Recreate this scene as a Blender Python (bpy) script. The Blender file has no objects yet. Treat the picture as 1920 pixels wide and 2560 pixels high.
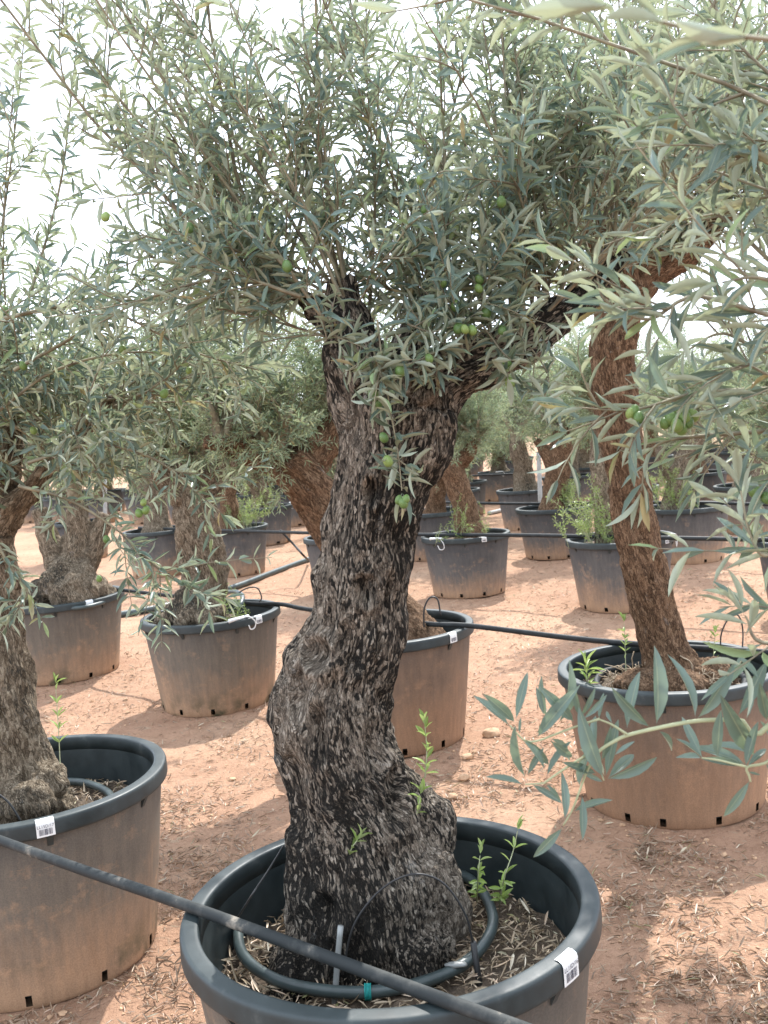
import bpy, math, random
import numpy as np
from mathutils import Vector, Matrix

random.seed(7)
RNG = np.random.default_rng(7)
sc = bpy.context.scene
COL = sc.collection

# ------------------------------------------------------------------ camera
F_PX, PITCH, ROLL, EYE = 2471.0, math.radians(4.957), math.radians(4.688), 1.5
FW = np.array([0, math.cos(PITCH), -math.sin(PITCH)])
_up = np.array([0, math.sin(PITCH), math.cos(PITCH)])
_rt = np.array([1.0, 0, 0])
RT = math.cos(ROLL) * _rt - math.sin(ROLL) * _up
UP = math.sin(ROLL) * _rt + math.cos(ROLL) * _up
CAM = np.array([0, 0, EYE])
cam_d = bpy.data.cameras.new('camera')
cam_d.sensor_fit = 'HORIZONTAL'
cam_d.sensor_width = 36.0
cam_d.lens = F_PX / 1920 * 36
cam_d.clip_start = 0.02
cam_d.clip_end = 900
cam_d.dof.use_dof = True
cam_d.dof.focus_distance = 2.4
cam_d.dof.aperture_fstop = 16.0
cam = bpy.data.objects.new('camera', cam_d)
COL.objects.link(cam)
cam.matrix_world = Matrix((
    (RT[0], UP[0], -FW[0], 0), (RT[1], UP[1], -FW[1], 0), (RT[2], UP[2], -FW[2], EYE), (0, 0, 0, 1)))
sc.camera = cam

# ------------------------------------------------------------------ light
SUN_AZ = math.radians(19)      # from +Y towards +X
SUN_EL = math.radians(51)
w = bpy.data.worlds.new('World')
sc.world = w
w.use_nodes = True
nt = w.node_tree
nt.nodes.clear()
N = nt.nodes.new
out = N('ShaderNodeOutputWorld'); bg = N('ShaderNodeBackground')
sky = N('ShaderNodeTexSky'); sky.sky_type = 'NISHITA'; sky.sun_disc = False
sky.sun_elevation = SUN_EL; sky.sun_rotation = SUN_AZ
sky.air_density = 1.0; sky.dust_density = 1.0; sky.ozone_density = 1.0
tc = N('ShaderNodeTexCoord'); mp = N('ShaderNodeMapping'); mp.inputs['Scale'].default_value = (1, 1, 2.2)
cn = N('ShaderNodeTexNoise'); cn.inputs['Scale'].default_value = 2.3; cn.inputs['Detail'].default_value = 7
cn.inputs['Roughness'].default_value = .55
cr = N('ShaderNodeValToRGB')
cr.color_ramp.elements[0].position = .36; cr.color_ramp.elements[0].color = (.5, .5, .5, 1)
cr.color_ramp.elements[1].position = .60; cr.color_ramp.elements[1].color = (.97, .97, .97, 1)
mx = N('ShaderNodeMix'); mx.data_type = 'RGBA'
mx.inputs['B'].default_value = (14.8, 16.2, 18.4, 1)
L = nt.links.new
L(tc.outputs['Generated'], mp.inputs['Vector']); L(mp.outputs[0], cn.inputs['Vector'])
L(cn.outputs['Fac'], cr.inputs[0]); L(cr.outputs[0], mx.inputs['Factor'])
L(sky.outputs[0], mx.inputs['A']); L(mx.outputs['Result'], bg.inputs['Color'])
bg.inputs['Strength'].default_value = .1
L(bg.outputs[0], out.inputs[0])
sun_d = bpy.data.lights.new('sun', 'SUN'); sun_d.energy = 4.3; sun_d.angle = math.radians(0.6)
sun_d.color = (1, .97, .925)
sun = bpy.data.objects.new('sun', sun_d); COL.objects.link(sun)
sdir = Vector((math.sin(SUN_AZ) * math.cos(SUN_EL), math.cos(SUN_AZ) * math.cos(SUN_EL), math.sin(SUN_EL)))
sun.rotation_euler = sdir.to_track_quat('Z', 'Y').to_euler()
sun.location = (3, 8, 12)
sc.view_settings.view_transform = 'Standard'
sc.view_settings.look = 'None'
sc.view_settings.exposure = 0.88
sc.view_settings.gamma = 1
sc.view_settings.use_curve_mapping = False
sc.cycles.use_denoising = True
sc.cycles.max_bounces = 7
sc.cycles.diffuse_bounces = 4
sc.cycles.transmission_bounces = 4
sc.cycles.glossy_bounces = 2
sc.cycles.caustics_reflective = False
sc.cycles.caustics_refractive = False

# ------------------------------------------------------------------ photo pixels to rays
KD = 1920 / 1659.0
def ray(u, v):                      # u, v in the photograph's own pixels (1920 x 2560)
    return FW + RT * ((u - 960) / F_PX) - UP * ((v - 1280) / F_PX)
def S(u, v, y):                     # point at depth Y = y
    r = ray(u, v); return CAM + r * (y / r[1])
def P(u, v, y): return S(u * KD, v * KD, y)
def G(u, v, z=0.0):                 # point on the level plane z
    r = ray(u, v); return CAM + r * ((z - EYE) / r[2])
def PG(u, v, z=0.0): return G(u * KD, v * KD, z)

# ------------------------------------------------------------------ numpy helpers
def nrm(a):
    a = np.asarray(a, float); return a / np.maximum(np.linalg.norm(a, axis=-1, keepdims=True), 1e-9)
_perm = np.random.default_rng(3).permutation(256); _perm = np.concatenate([_perm, _perm, _perm])
_grad = nrm(np.random.default_rng(4).normal(size=(256, 3)))
def perlin(p):
    p = np.asarray(p, float); i = np.floor(p).astype(int); f = p - i; i &= 255
    u = f * f * f * (f * (f * 6 - 15) + 10)
    r = 0
    for dx in (0, 1):
        for dy in (0, 1):
            for dz in (0, 1):
                h = _perm[_perm[_perm[i[:, 0] + dx] + i[:, 1] + dy] + i[:, 2] + dz]
                g = _grad[h]
                d = (g * (f - np.array([dx, dy, dz]))).sum(1)
                wgt = (u[:, 0] if dx else 1 - u[:, 0]) * (u[:, 1] if dy else 1 - u[:, 1]) * (u[:, 2] if dz else 1 - u[:, 2])
                r = r + wgt * d
    return r * 1.6

class MB:
    """collects vertices and triangles, then makes one mesh"""
    def __init__(s): s.v = []; s.f = []; s.a = []; s.n = 0
    def add(s, v, f, a=None):
        v = np.asarray(v, float).reshape(-1, 3); f = np.asarray(f, int).reshape(-1, 3)
        s.v.append(v); s.f.append(f + s.n); s.n += len(v)
        s.a.append(np.zeros((len(v), 3)) if a is None else np.asarray(a, float))
    def quads(s, v, q, a=None):
        q = np.asarray(q, int).reshape(-1, 4)
        s.add(v, np.concatenate([q[:, [0, 1, 2]], q[:, [0, 2, 3]]]), a)
    def mesh(s, name, mat, smooth=True, attr=None):
        v = np.concatenate(s.v); f = np.concatenate(s.f)
        me = bpy.data.meshes.new(name)
        me.vertices.add(len(v)); me.vertices.foreach_set('co', v.astype(np.float32).ravel())
        me.loops.add(len(f) * 3); me.loops.foreach_set('vertex_index', f.astype(np.int32).ravel())
        me.polygons.add(len(f)); me.polygons.foreach_set('loop_start', (np.arange(len(f)) * 3).astype(np.int32))
        me.polygons.foreach_set('use_smooth', np.full(len(f), smooth))
        if attr:
            at = me.attributes.new(attr, 'FLOAT_VECTOR', 'POINT')
            at.data.foreach_set('vector', np.concatenate(s.a).astype(np.float32).ravel())
        me.update(calc_edges=True)
        if mat: me.materials.append(mat)
        return me
    def build(s, name, mat, parent=None, smooth=True, attr=None, **kw):
        return link(name, s.mesh(name, mat, smooth, attr), parent, **kw)

def link(name, me, parent=None, loc=None, **kw):
    o = bpy.data.objects.new(name, me); COL.objects.link(o)
    if parent is not None: o.parent = parent
    if loc is not None: o.location = loc
    for k, v in kw.items():
        if v is not None: o[k] = v
    return o
def thing(name, label, cat, loc=(0, 0, 0), rz=0, group=None):
    o = bpy.data.objects.new(name, None); COL.objects.link(o); o.empty_display_size = .1
    o.location = loc; o.rotation_euler = (0, 0, rz); o['label'] = label; o['category'] = cat
    if group: o['group'] = group
    return o

def frames(pts):
    pts = np.asarray(pts, float); n = len(pts)
    t = np.zeros_like(pts); t[1:-1] = pts[2:] - pts[:-2]; t[0] = pts[1] - pts[0]; t[-1] = pts[-1] - pts[-2]
    t = nrm(t); u = np.cross(t[0], [0, 1, 0] if abs(t[0][1]) < .8 else [1, 0, 0]); u = u / np.linalg.norm(u)
    U = []
    for k in range(n):
        u = u - t[k] * (u @ t[k]); u = u / np.linalg.norm(u); U.append(u)
    U = np.array(U); return t, U, np.cross(t, U)
def smooth_path(pts, n):
    """Catmull-Rom through the points"""
    p = np.asarray(pts, float)
    if len(p) == 2: return p[0] + (p[1] - p[0]) * np.linspace(0, 1, n)[:, None]
    q = np.concatenate([[2 * p[0] - p[1]], p, [2 * p[-1] - p[-2]]]); out_ = []
    for x in np.linspace(0, len(p) - 1, n):
        i = min(int(x), len(p) - 2); t = x - i; a, b, c, d = q[i], q[i + 1], q[i + 2], q[i + 3]
        out_.append(.5 * (2 * b + (c - a) * t + (2 * a - 5 * b + 4 * c - d) * t * t + (3 * b - a - 3 * c + d) * t ** 3))
    return np.array(out_)
def tube(mb, pts, rad, seg=10, cap=True, closed=False):
    pts = np.asarray(pts, float); n = len(pts); rad = np.broadcast_to(np.asarray(rad, float), (n,))
    t, U, V = frames(pts)
    a = np.arange(seg) * 2 * np.pi / seg
    v = pts[:, None] + rad[:, None, None] * (np.cos(a)[None, :, None] * U[:, None] + np.sin(a)[None, :, None] * V[:, None])
    v = v.reshape(-1, 3); q = []
    j = np.arange(seg); j2 = (j + 1) % seg
    m = n if closed else n - 1
    for k in range(m):
        k2 = (k + 1) % n
        q.append(np.stack([k * seg + j, k * seg + j2, k2 * seg + j2, k2 * seg + j], 1))
    q = np.concatenate(q); f = np.concatenate([q[:, [0, 1, 2]], q[:, [0, 2, 3]]])
    if cap and not closed:
        v = np.concatenate([v, pts[[0, -1]]]); c0, c1 = n * seg, n * seg + 1
        f = np.concatenate([f, np.stack([np.full(seg, c0), j2, j], 1),
                            np.stack([np.full(seg, c1), (n - 1) * seg + j, (n - 1) * seg + j2], 1)])
    mb.add(v, f)
def ico(sub=1):
    import bmesh
    bm = bmesh.new(); bmesh.ops.create_icosphere(bm, subdivisions=sub, radius=1)
    v = np.array([x.co[:] for x in bm.verts]); f = np.array([[x.index for x in p.verts] for p in bm.faces]); bm.free()
    return v, f
ICO1, ICO2, ICO3 = ico(1), ico(2), ico(3)

# ------------------------------------------------------------------ materials
def mat(name):
    m = bpy.data.materials.new(name); m.use_nodes = True; nt = m.node_tree
    b = nt.nodes['Principled BSDF']; return m, nt, b
def node(nt, typ, **kw):
    n = nt.nodes.new(typ)
    for k, v in kw.items():
        if k in n.inputs: n.inputs[k].default_value = v
        else: setattr(n, k, v)
    return n
def noise(nt, vec, scale, detail=4, rough=.55):
    n = node(nt, 'ShaderNodeTexNoise', Scale=scale, Detail=detail, Roughness=rough)
    if vec is not None: nt.links.new(vec, n.inputs['Vector'])
    return n.outputs['Fac']
def ramp(nt, fac, stops):
    r = nt.nodes.new('ShaderNodeValToRGB'); e = r.color_ramp.elements
    while len(e) < len(stops): e.new(.5)
    for k, (p, c) in enumerate(stops):
        e[k].position = p; e[k].color = (*c, 1) if len(c) == 3 else c
    nt.links.new(fac, r.inputs[0]); return r.outputs[0]
def mixc(nt, fac, a, b, mode='MIX'):
    m = nt.nodes.new('ShaderNodeMix'); m.data_type = 'RGBA'; m.blend_type = mode
    for s, x in (('Factor', fac), ('A', a), ('B', b)):
        if hasattr(x, 'is_linked') or hasattr(x, 'links'): nt.links.new(x, m.inputs[s])
        elif s == 'Factor': m.inputs[s].default_value = x
        else: m.inputs[s].default_value = (*x, 1)
    return m.outputs['Result']
def math_(nt, op, a, b=0.0, clamp=False):
    m = nt.nodes.new('ShaderNodeMath'); m.operation = op; m.use_clamp = clamp
    for k, x in enumerate((a, b)):
        if hasattr(x, 'links'): nt.links.new(x, m.inputs[k])
        else: m.inputs[k].default_value = x
    return m.outputs[0]
def bump(nt, h, strength, dist, b):
    n = node(nt, 'ShaderNodeBump', Strength=strength, Distance=dist)
    nt.links.new(h, n.inputs['Height']); nt.links.new(n.outputs[0], b.inputs['Normal'])
def objco(nt): return nt.nodes.new('ShaderNodeTexCoord').outputs['Object']
def mapping(nt, vec, scale):
    m = nt.nodes.new('ShaderNodeMapping'); m.inputs['Scale'].default_value = scale
    nt.links.new(vec, m.inputs['Vector']); return m.outputs[0]

def leaf_material(name, top, new, under, trans, tw=.26):
    m, nt, b = mat(name)
    at = nt.nodes.new('ShaderNodeAttribute'); at.attribute_name = 'leafc'
    sp = nt.nodes.new('ShaderNodeSeparateXYZ'); nt.links.new(at.outputs['Vector'], sp.inputs[0])
    across, rnd, along = sp.outputs
    c = ramp(nt, rnd, [(0.0, [x * .72 for x in top]), (.45, top), (.80, [x * y for x, y in zip(top, (1.45, 1.4, 1.5))]), (.94, new), (.985, (.26, .27, .12)), (1.0, (.30, .20, .09))])
    mid = math_(nt, 'LESS_THAN', across, .09)
    c = mixc(nt, math_(nt, 'MULTIPLY', mid, .45), c, (.36, .40, .27))
    u = ramp(nt, rnd, [(0, [x * .8 for x in under]), (.7, under), (.95, under), (1, (.36, .27, .13))])
    g = nt.nodes.new('ShaderNodeNewGeometry')
    col = mixc(nt, g.outputs['Backfacing'], c, u)
    nt.links.new(col, b.inputs['Base Color'])
    rg = mixc(nt, g.outputs['Backfacing'], (.38, .38, .38), (.65, .65, .65))
    nt.links.new(rg, b.inputs['Roughness'])
    b.inputs['Specular IOR Level'].default_value = .36
    tr = nt.nodes.new('ShaderNodeBsdfTranslucent')
    tcol = mixc(nt, .5, col, trans); nt.links.new(tcol, tr.inputs['Color'])
    ms = nt.nodes.new('ShaderNodeMixShader'); ms.inputs[0].default_value = tw
    nt.links.new(b.outputs[0], ms.inputs[1]); nt.links.new(tr.outputs[0], ms.inputs[2])
    nt.links.new(ms.outputs[0], nt.nodes['Material Output'].inputs[0])
    return m
M = {}
M['leaf'] = leaf_material('olive_leaf', (.115, .172, .150), (.25, .34, .15), (.40, .455, .365), (.42, .51, .22), .27)
M['leaf_far'] = leaf_material('olive_leaf_far', (.15, .215, .14), (.30, .38, .17), (.40, .46, .31), (.40, .50, .22), .36)
M['leaf_young'] = leaf_material('young_leaf', (.20, .29, .07), (.34, .44, .12), (.30, .38, .17), (.45, .58, .12), .35)
M['leaf_straw'] = leaf_material('straw_leaf', (.40, .31, .21), (.74, .66, .52), (.52, .42, .30), (.4, .3, .2), .05)
M['leaf_dry'] = leaf_material('dry_leaf', (.29, .195, .13), (.62, .52, .39), (.40, .30, .21), (.4, .3, .2), .05)

def bark_material(name, pale, mid_, dark, soot, soot_lo, soot_hi, flake=(230, 230, 75), lichen=(.42, .41, .38)):
    m, nt, b = mat(name)
    at = nt.nodes.new('ShaderNodeAttribute'); at.attribute_name = 'bark'
    vec = at.outputs['Vector']
    wob = node(nt, 'ShaderNodeTexNoise', Scale=14.0, Detail=3.0); nt.links.new(vec, wob.inputs['Vector'])
    off = nt.nodes.new('ShaderNodeVectorMath'); off.operation = 'MULTIPLY_ADD'
    nt.links.new(wob.outputs['Color'], off.inputs[0]); off.inputs[1].default_value = (.014, .014, .02); nt.links.new(vec, off.inputs[2])
    v = off.outputs[0]
    wob2 = node(nt, 'ShaderNodeTexNoise', Scale=1.0, Detail=2.0); nt.links.new(mapping(nt, vec, (90, 90, 30)), wob2.inputs['Vector'])
    off2 = nt.nodes.new('ShaderNodeVectorMath'); off2.operation = 'MULTIPLY_ADD'
    nt.links.new(wob2.outputs['Color'], off2.inputs[0]); off2.inputs[1].default_value = (.007, .007, .02); nt.links.new(v, off2.inputs[2])
    fv = mapping(nt, off2.outputs[0], flake)
    vo = node(nt, 'ShaderNodeTexVoronoi', Scale=1.0, feature='DISTANCE_TO_EDGE'); nt.links.new(fv, vo.inputs['Vector'])
    vc = node(nt, 'ShaderNodeTexVoronoi', Scale=1.0); nt.links.new(fv, vc.inputs['Vector'])
    sep = nt.nodes.new('ShaderNodeSeparateColor'); nt.links.new(vc.outputs['Color'], sep.inputs[0])
    fib = noise(nt, mapping(nt, v, (230, 230, 48)), 1.0, 6, .7)
    fine = noise(nt, mapping(nt, v, (520, 520, 170)), 1.0, 4, .65)
    big = noise(nt, mapping(nt, vec, (7.5, 7.5, 4.2)), 1.0, 6, .68)
    flk = math_(nt, 'ADD', math_(nt, 'MULTIPLY', sep.outputs[0], .30), math_(nt, 'ADD', math_(nt, 'MULTIPLY', fib, .75), math_(nt, 'MULTIPLY', math_(nt, 'SUBTRACT', fine, .5), .5)))
    col = ramp(nt, flk, [(.34, dark), (.56, mid_), (.78, pale)])
    huge = noise(nt, mapping(nt, vec, (4.2, 4.2, 2.0)), 1.0, 2, .5)
    big = math_(nt, 'ADD', math_(nt, 'MULTIPLY', huge, .75), math_(nt, 'MULTIPLY', big, .30))
    st = math_(nt, 'ADD', big, math_(nt, 'ADD', math_(nt, 'MULTIPLY', math_(nt, 'SUBTRACT', sep.outputs[1], .5), .20), math_(nt, 'MULTIPLY', math_(nt, 'SUBTRACT', fib, .5), -.28)))
    s = ramp(nt, st, [(soot_lo, (0, 0, 0)), (soot_hi, (1, 1, 1))])
    free = ramp(nt, math_(nt, 'ADD', sep.outputs[2], math_(nt, 'MULTIPLY', math_(nt, 'SUBTRACT', fine, .5), .5)), [(.76, (1, 1, 1)), (.9, (.15, .15, .15))])
    s = math_(nt, 'MULTIPLY', s, free)
    sootc = mixc(nt, math_(nt, 'MULTIPLY', ramp(nt, fine, [(.55, (0, 0, 0)), (.8, (1, 1, 1))]), .4), soot, [x * .9 for x in mid_])
    col = mixc(nt, s, col, sootc)
    li = ramp(nt, noise(nt, mapping(nt, vec, (16, 16, 12)), 1.0, 6, .75), [(.62, (0, 0, 0)), (.74, (.75, .75, .75))])
    col = mixc(nt, li, col, lichen)
    ckm = ramp(nt, noise(nt, mapping(nt, vec, (40, 40, 14)), 1.0, 3, .6), [(.40, (.15, .15, .15)), (.62, (1, 1, 1))])
    crack = ramp(nt, vo.outputs['Distance'], [(.0, (.0, .0, .0)), (.14, (1, 1, 1))])
    deep = math_(nt, 'MULTIPLY', math_(nt, 'SUBTRACT', 1.0, crack), ckm)
    col = mixc(nt, math_(nt, 'MULTIPLY', deep, .85), col, [x * .45 for x in dark])
    col = mixc(nt, .55, col, ramp(nt, fine, [(.3, (.4, .4, .4)), (.65, (1.1, 1.1, 1.1))]), 'MULTIPLY')
    nt.links.new(col, b.inputs['Base Color'])
    b.inputs['Roughness'].default_value = .9; b.inputs['Specular IOR Level'].default_value = .15
    h = math_(nt, 'SUBTRACT', math_(nt, 'ADD', math_(nt, 'MULTIPLY', fib, 1.1), math_(nt, 'MULTIPLY', fine, .45)), math_(nt, 'MULTIPLY', deep, .45))
    h = math_(nt, 'ADD', h, math_(nt, 'MULTIPLY', sep.outputs[0], .18))
    bump(nt, h, 1.0, .009, b)
    return m
M['bark_main'] = bark_material('bark_sooty', (.54, .48, .40), (.30, .25, .195), (.10, .082, .066), (.019, .018, .016), .445, .525)
M['bark_brown'] = bark_material('bark_brown', (.40, .265, .165), (.235, .142, .085), (.085, .05, .03), (.05, .04, .03), .70, .80, (160, 160, 50))
M['bark_grey'] = bark_material('bark_grey', (.46, .39, .29), (.28, .22, .155), (.10, .075, .05), (.06, .055, .045), .58, .70, (160, 160, 50))

def twig_material():
    m, nt, b = mat('twig')
    c = ramp(nt, noise(nt, objco(nt), 30), [(.35, (.15, .125, .085)), (.65, (.29, .265, .18))])
    nt.links.new(c, b.inputs['Base Color']); b.inputs['Roughness'].default_value = .8; return m
M['twig'] = twig_material()
def plain(name, c, rough=.6, spec=.5, var=.0, scale=20, **kw):
    m, nt, b = mat(name)
    if var:
        k = noise(nt, objco(nt), scale, 5, .6)
        nt.links.new(ramp(nt, k, [(.3, [x * (1 - var) for x in c]), (.7, [min(1, x * (1 + var)) for x in c])]), b.inputs['Base Color'])
        bump(nt, k, .3, .004, b)
    else: b.inputs['Base Color'].default_value = (*c, 1)
    b.inputs['Roughness'].default_value = rough; b.inputs['Specular IOR Level'].default_value = spec
    return m
M['stem_green'] = plain('stem_green', (.34, .36, .22), .6, .3, .15)
def olive_mat():
    m, nt, b = mat('olive_fruit')
    oi = nt.nodes.new('ShaderNodeObjectInfo')
    c = ramp(nt, oi.outputs['Random'], [(0, (.085, .155, .045)), (.5, (.14, .225, .06)), (1, (.21, .29, .085))])
    k = noise(nt, objco(nt), 700, 2, .5)
    c = mixc(nt, ramp(nt, k, [(.64, (0, 0, 0)), (.70, (.5, .5, .5))]), c, (.42, .48, .28))
    nt.links.new(c, b.inputs['Base Color']); b.inputs['Roughness'].default_value = .42; b.inputs['Specular IOR Level'].default_value = .4; return m
M['olive'] = olive_mat()
M['pipe'] = plain('black_pipe', (.018, .021, .022), .6, .3, .4, 25)
M['pipe_dusty'] = None
M['hose'] = plain('grey_hose', (.045, .062, .062), .40, .5, .3, 18)
M['wire'] = plain('micro_tube', (.02, .02, .02), .5, .5)
M['white'] = plain('white_plastic', (.75, .76, .75), .5, .5, .05)
M['ink'] = plain('ink', (.06, .06, .09), .7, .3)
M['metal'] = plain('galvanised', (.42, .43, .42), .55, .5, .2)
M['rootlet'] = plain('rootlet', (.34, .27, .19), .8, .2, .3, 40)
M['stake'] = plain('clear_stake', (.26, .27, .26), .35, .5, .2)
M['thread'] = plain('teal_thread', (.02, .30, .28), .7, .3)
M['stone'] = plain('stone', (.50, .33, .21), .9, .2, .3, 25)
M['cloddy'] = plain('clods', (.46, .30, .19), .95, .1, .35, 30)
def dusty_pipe():
    m, nt, b = mat('dusty_pipe')
    k = noise(nt, objco(nt), 9, 6, .65)
    nt.links.new(ramp(nt, k, [(.50, (.018, .022, .023)), (.60, (.045, .048, .046)), (.70, (.24, .21, .17))]), b.inputs['Base Color'])
    b.inputs['Roughness'].default_value = .68; b.inputs['Specular IOR Level'].default_value = .3; bump(nt, k, .2, .004, b); return m
M['pipe_dusty'] = dusty_pipe()
def pot_wall(name, plastic, dust, top, z0, z1, algae=False):
    m, nt, b = mat(name)
    oc = objco(nt); sp = nt.nodes.new('ShaderNodeSeparateXYZ'); nt.links.new(oc, sp.inputs[0])
    streak = noise(nt, mapping(nt, oc, (60, 60, 9)), 1.0, 5, .65)
    cl = noise(nt, oc, 5, 5, .6)
    sp_ = noise(nt, oc, 260, 2, .5)
    oi = nt.nodes.new('ShaderNodeObjectInfo')
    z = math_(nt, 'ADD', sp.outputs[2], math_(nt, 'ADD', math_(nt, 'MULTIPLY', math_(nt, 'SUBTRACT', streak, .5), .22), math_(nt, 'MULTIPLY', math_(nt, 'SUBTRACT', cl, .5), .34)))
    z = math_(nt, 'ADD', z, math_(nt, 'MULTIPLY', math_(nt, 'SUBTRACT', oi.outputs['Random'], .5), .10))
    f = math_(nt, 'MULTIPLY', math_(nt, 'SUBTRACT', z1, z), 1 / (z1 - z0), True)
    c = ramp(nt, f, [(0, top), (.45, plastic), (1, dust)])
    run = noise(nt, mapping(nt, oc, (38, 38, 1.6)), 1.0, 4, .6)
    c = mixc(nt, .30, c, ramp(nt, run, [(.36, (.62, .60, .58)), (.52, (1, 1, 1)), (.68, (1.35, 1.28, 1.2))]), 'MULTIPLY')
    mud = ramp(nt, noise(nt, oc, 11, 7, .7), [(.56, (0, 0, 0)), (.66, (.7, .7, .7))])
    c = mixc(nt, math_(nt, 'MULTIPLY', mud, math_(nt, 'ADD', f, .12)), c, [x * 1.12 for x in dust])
    if algae:
        al = math_(nt, 'MULTIPLY', ramp(nt, noise(nt, oc, 4.5, 6, .6), [(.50, (0, 0, 0)), (.60, (.9, .9, .9))]), math_(nt, 'SUBTRACT', 1.0, math_(nt, 'MULTIPLY', sp.outputs[2], 6.5), True))
        c = mixc(nt, al, c, (.030, .045, .022))
    scr = nt.nodes.new('ShaderNodeTexNoise'); scr.inputs['Scale'].default_value = 1.0; scr.inputs['Detail'].default_value = 2; scr.inputs['Distortion'].default_value = .6
    nt.links.new(mapping(nt, oc, (7, 7, 190)), scr.inputs['Vector'])
    c = mixc(nt, ramp(nt, scr.outputs['Fac'], [(.70, (0, 0, 0)), (.74, (.35, .35, .35))]), c, [x * .9 for x in dust])
    c = mixc(nt, .45, c, ramp(nt, sp_, [(.35, (.55, .55, .55)), (.65, (1, 1, 1))]), 'MULTIPLY')
    nt.links.new(c, b.inputs['Base Color'])
    b.inputs['Roughness'].default_value = .62; b.inputs['Specular IOR Level'].default_value = .3
    bump(nt, streak, .12, .003, b); return m
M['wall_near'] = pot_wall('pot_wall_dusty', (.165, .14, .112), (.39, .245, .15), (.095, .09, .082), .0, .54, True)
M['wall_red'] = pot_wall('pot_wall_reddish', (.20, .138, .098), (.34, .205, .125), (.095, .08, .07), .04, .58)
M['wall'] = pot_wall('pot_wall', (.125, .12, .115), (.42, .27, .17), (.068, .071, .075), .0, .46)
def rim_mat():
    m, nt, b = mat('pot_rim')
    k = noise(nt, objco(nt), 14, 6, .65); sc_ = noise(nt, mapping(nt, objco(nt), (40, 40, 200)), 1, 3, .7)
    c = ramp(nt, k, [(.35, (.013, .021, .023)), (.62, (.027, .038, .040)), (.8, (.09, .096, .092))])
    nt.links.new(c, b.inputs['Base Color']); b.inputs['Roughness'].default_value = .40
    b.inputs['Specular IOR Level'].default_value = .5
    nt.links.new(ramp(nt, k, [(.3, (.42,) * 3), (.7, (.62,) * 3)]), b.inputs['Roughness'])
    bump(nt, sc_, .08, .002, b); return m
M['rim'] = rim_mat()
def soil_mat():
    m, nt, b = mat('potting_soil')
    k = noise(nt, objco(nt), 42, 7, .7); k2 = noise(nt, objco(nt), 7, 4, .6)
    c = ramp(nt, k, [(.32, (.035, .026, .02)), (.55, (.11, .082, .058)), (.75, (.30, .235, .165))])
    c = mixc(nt, math_(nt, 'MULTIPLY', k2, .5), c, (.22, .155, .10))
    nt.links.new(c, b.inputs['Base Color']); b.inputs['Roughness'].default_value = .95
    bump(nt, k, .9, .012, b); return m
M['soil'] = soil_mat()
def ground_mat():
    m, nt, b = mat('red_earth')
    oc = objco(nt)
    a = noise(nt, oc, .8, 5, .6); k = noise(nt, oc, 9, 7, .65); f = noise(nt, oc, 70, 5, .7); g = noise(nt, oc, 260, 3, .6)
    c = ramp(nt, a, [(.3, (.37, .225, .152)), (.5, (.42, .262, .176)), (.72, (.49, .335, .235))])
    c = mixc(nt, .55, c, ramp(nt, k, [(.3, (.62, .55, .50)), (.55, (.95, .93, .9)), (.75, (1.15, 1.12, 1.08))]), 'MULTIPLY')
    c = mixc(nt, .6, c, ramp(nt, f, [(.28, (.45, .40, .36)), (.48, (.95, .94, .93)), (.75, (1.1, 1.1, 1.1))]), 'MULTIPLY')
    # fine litter beyond the leaves that are built
    vo = node(nt, 'ShaderNodeTexVoronoi', Scale=1.0)
    wv = nt.nodes.new('ShaderNodeVectorMath'); wv.operation = 'MULTIPLY_ADD'
    wn = node(nt, 'ShaderNodeTexNoise', Scale=5.0); nt.links.new(oc, wn.inputs['Vector'])
    nt.links.new(wn.outputs['Color'], wv.inputs[0]); wv.inputs[1].default_value = (.5, .5, 0); nt.links.new(oc, wv.inputs[2])
    nt.links.new(mapping(nt, wv.outputs[0], (22, 55, 1)), vo.inputs['Vector'])
    sp = nt.nodes.new('ShaderNodeSeparateColor'); nt.links.new(vo.outputs['Color'], sp.inputs[0])
    lit = math_(nt, 'MULTIPLY', math_(nt, 'GREATER_THAN', sp.outputs[0], .60), math_(nt, 'LESS_THAN', vo.outputs['Distance'], .34))
    lit = math_(nt, 'MULTIPLY', lit, ramp(nt, k, [(.36, (.1, .1, .1)), (.5, (.85, .85, .85))]))
    c = mixc(nt, lit, c, ramp(nt, sp.outputs[1], [(0, (.17, .10, .068)), (1, (.48, .36, .25))]))
    nt.links.new(c, b.inputs['Base Color']); b.inputs['Roughness'].default_value = .95; b.inputs['Specular IOR Level'].default_value = .15
    h = math_(nt, 'ADD', math_(nt, 'MULTIPLY', k, .8), math_(nt, 'ADD', math_(nt, 'MULTIPLY', f, .5), math_(nt, 'MULTIPLY', g, .2)))
    h = math_(nt, 'ADD', h, math_(nt, 'MULTIPLY', lit, .15))
    bump(nt, h, .8, .03, b); return m
M['ground'] = ground_mat()

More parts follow.
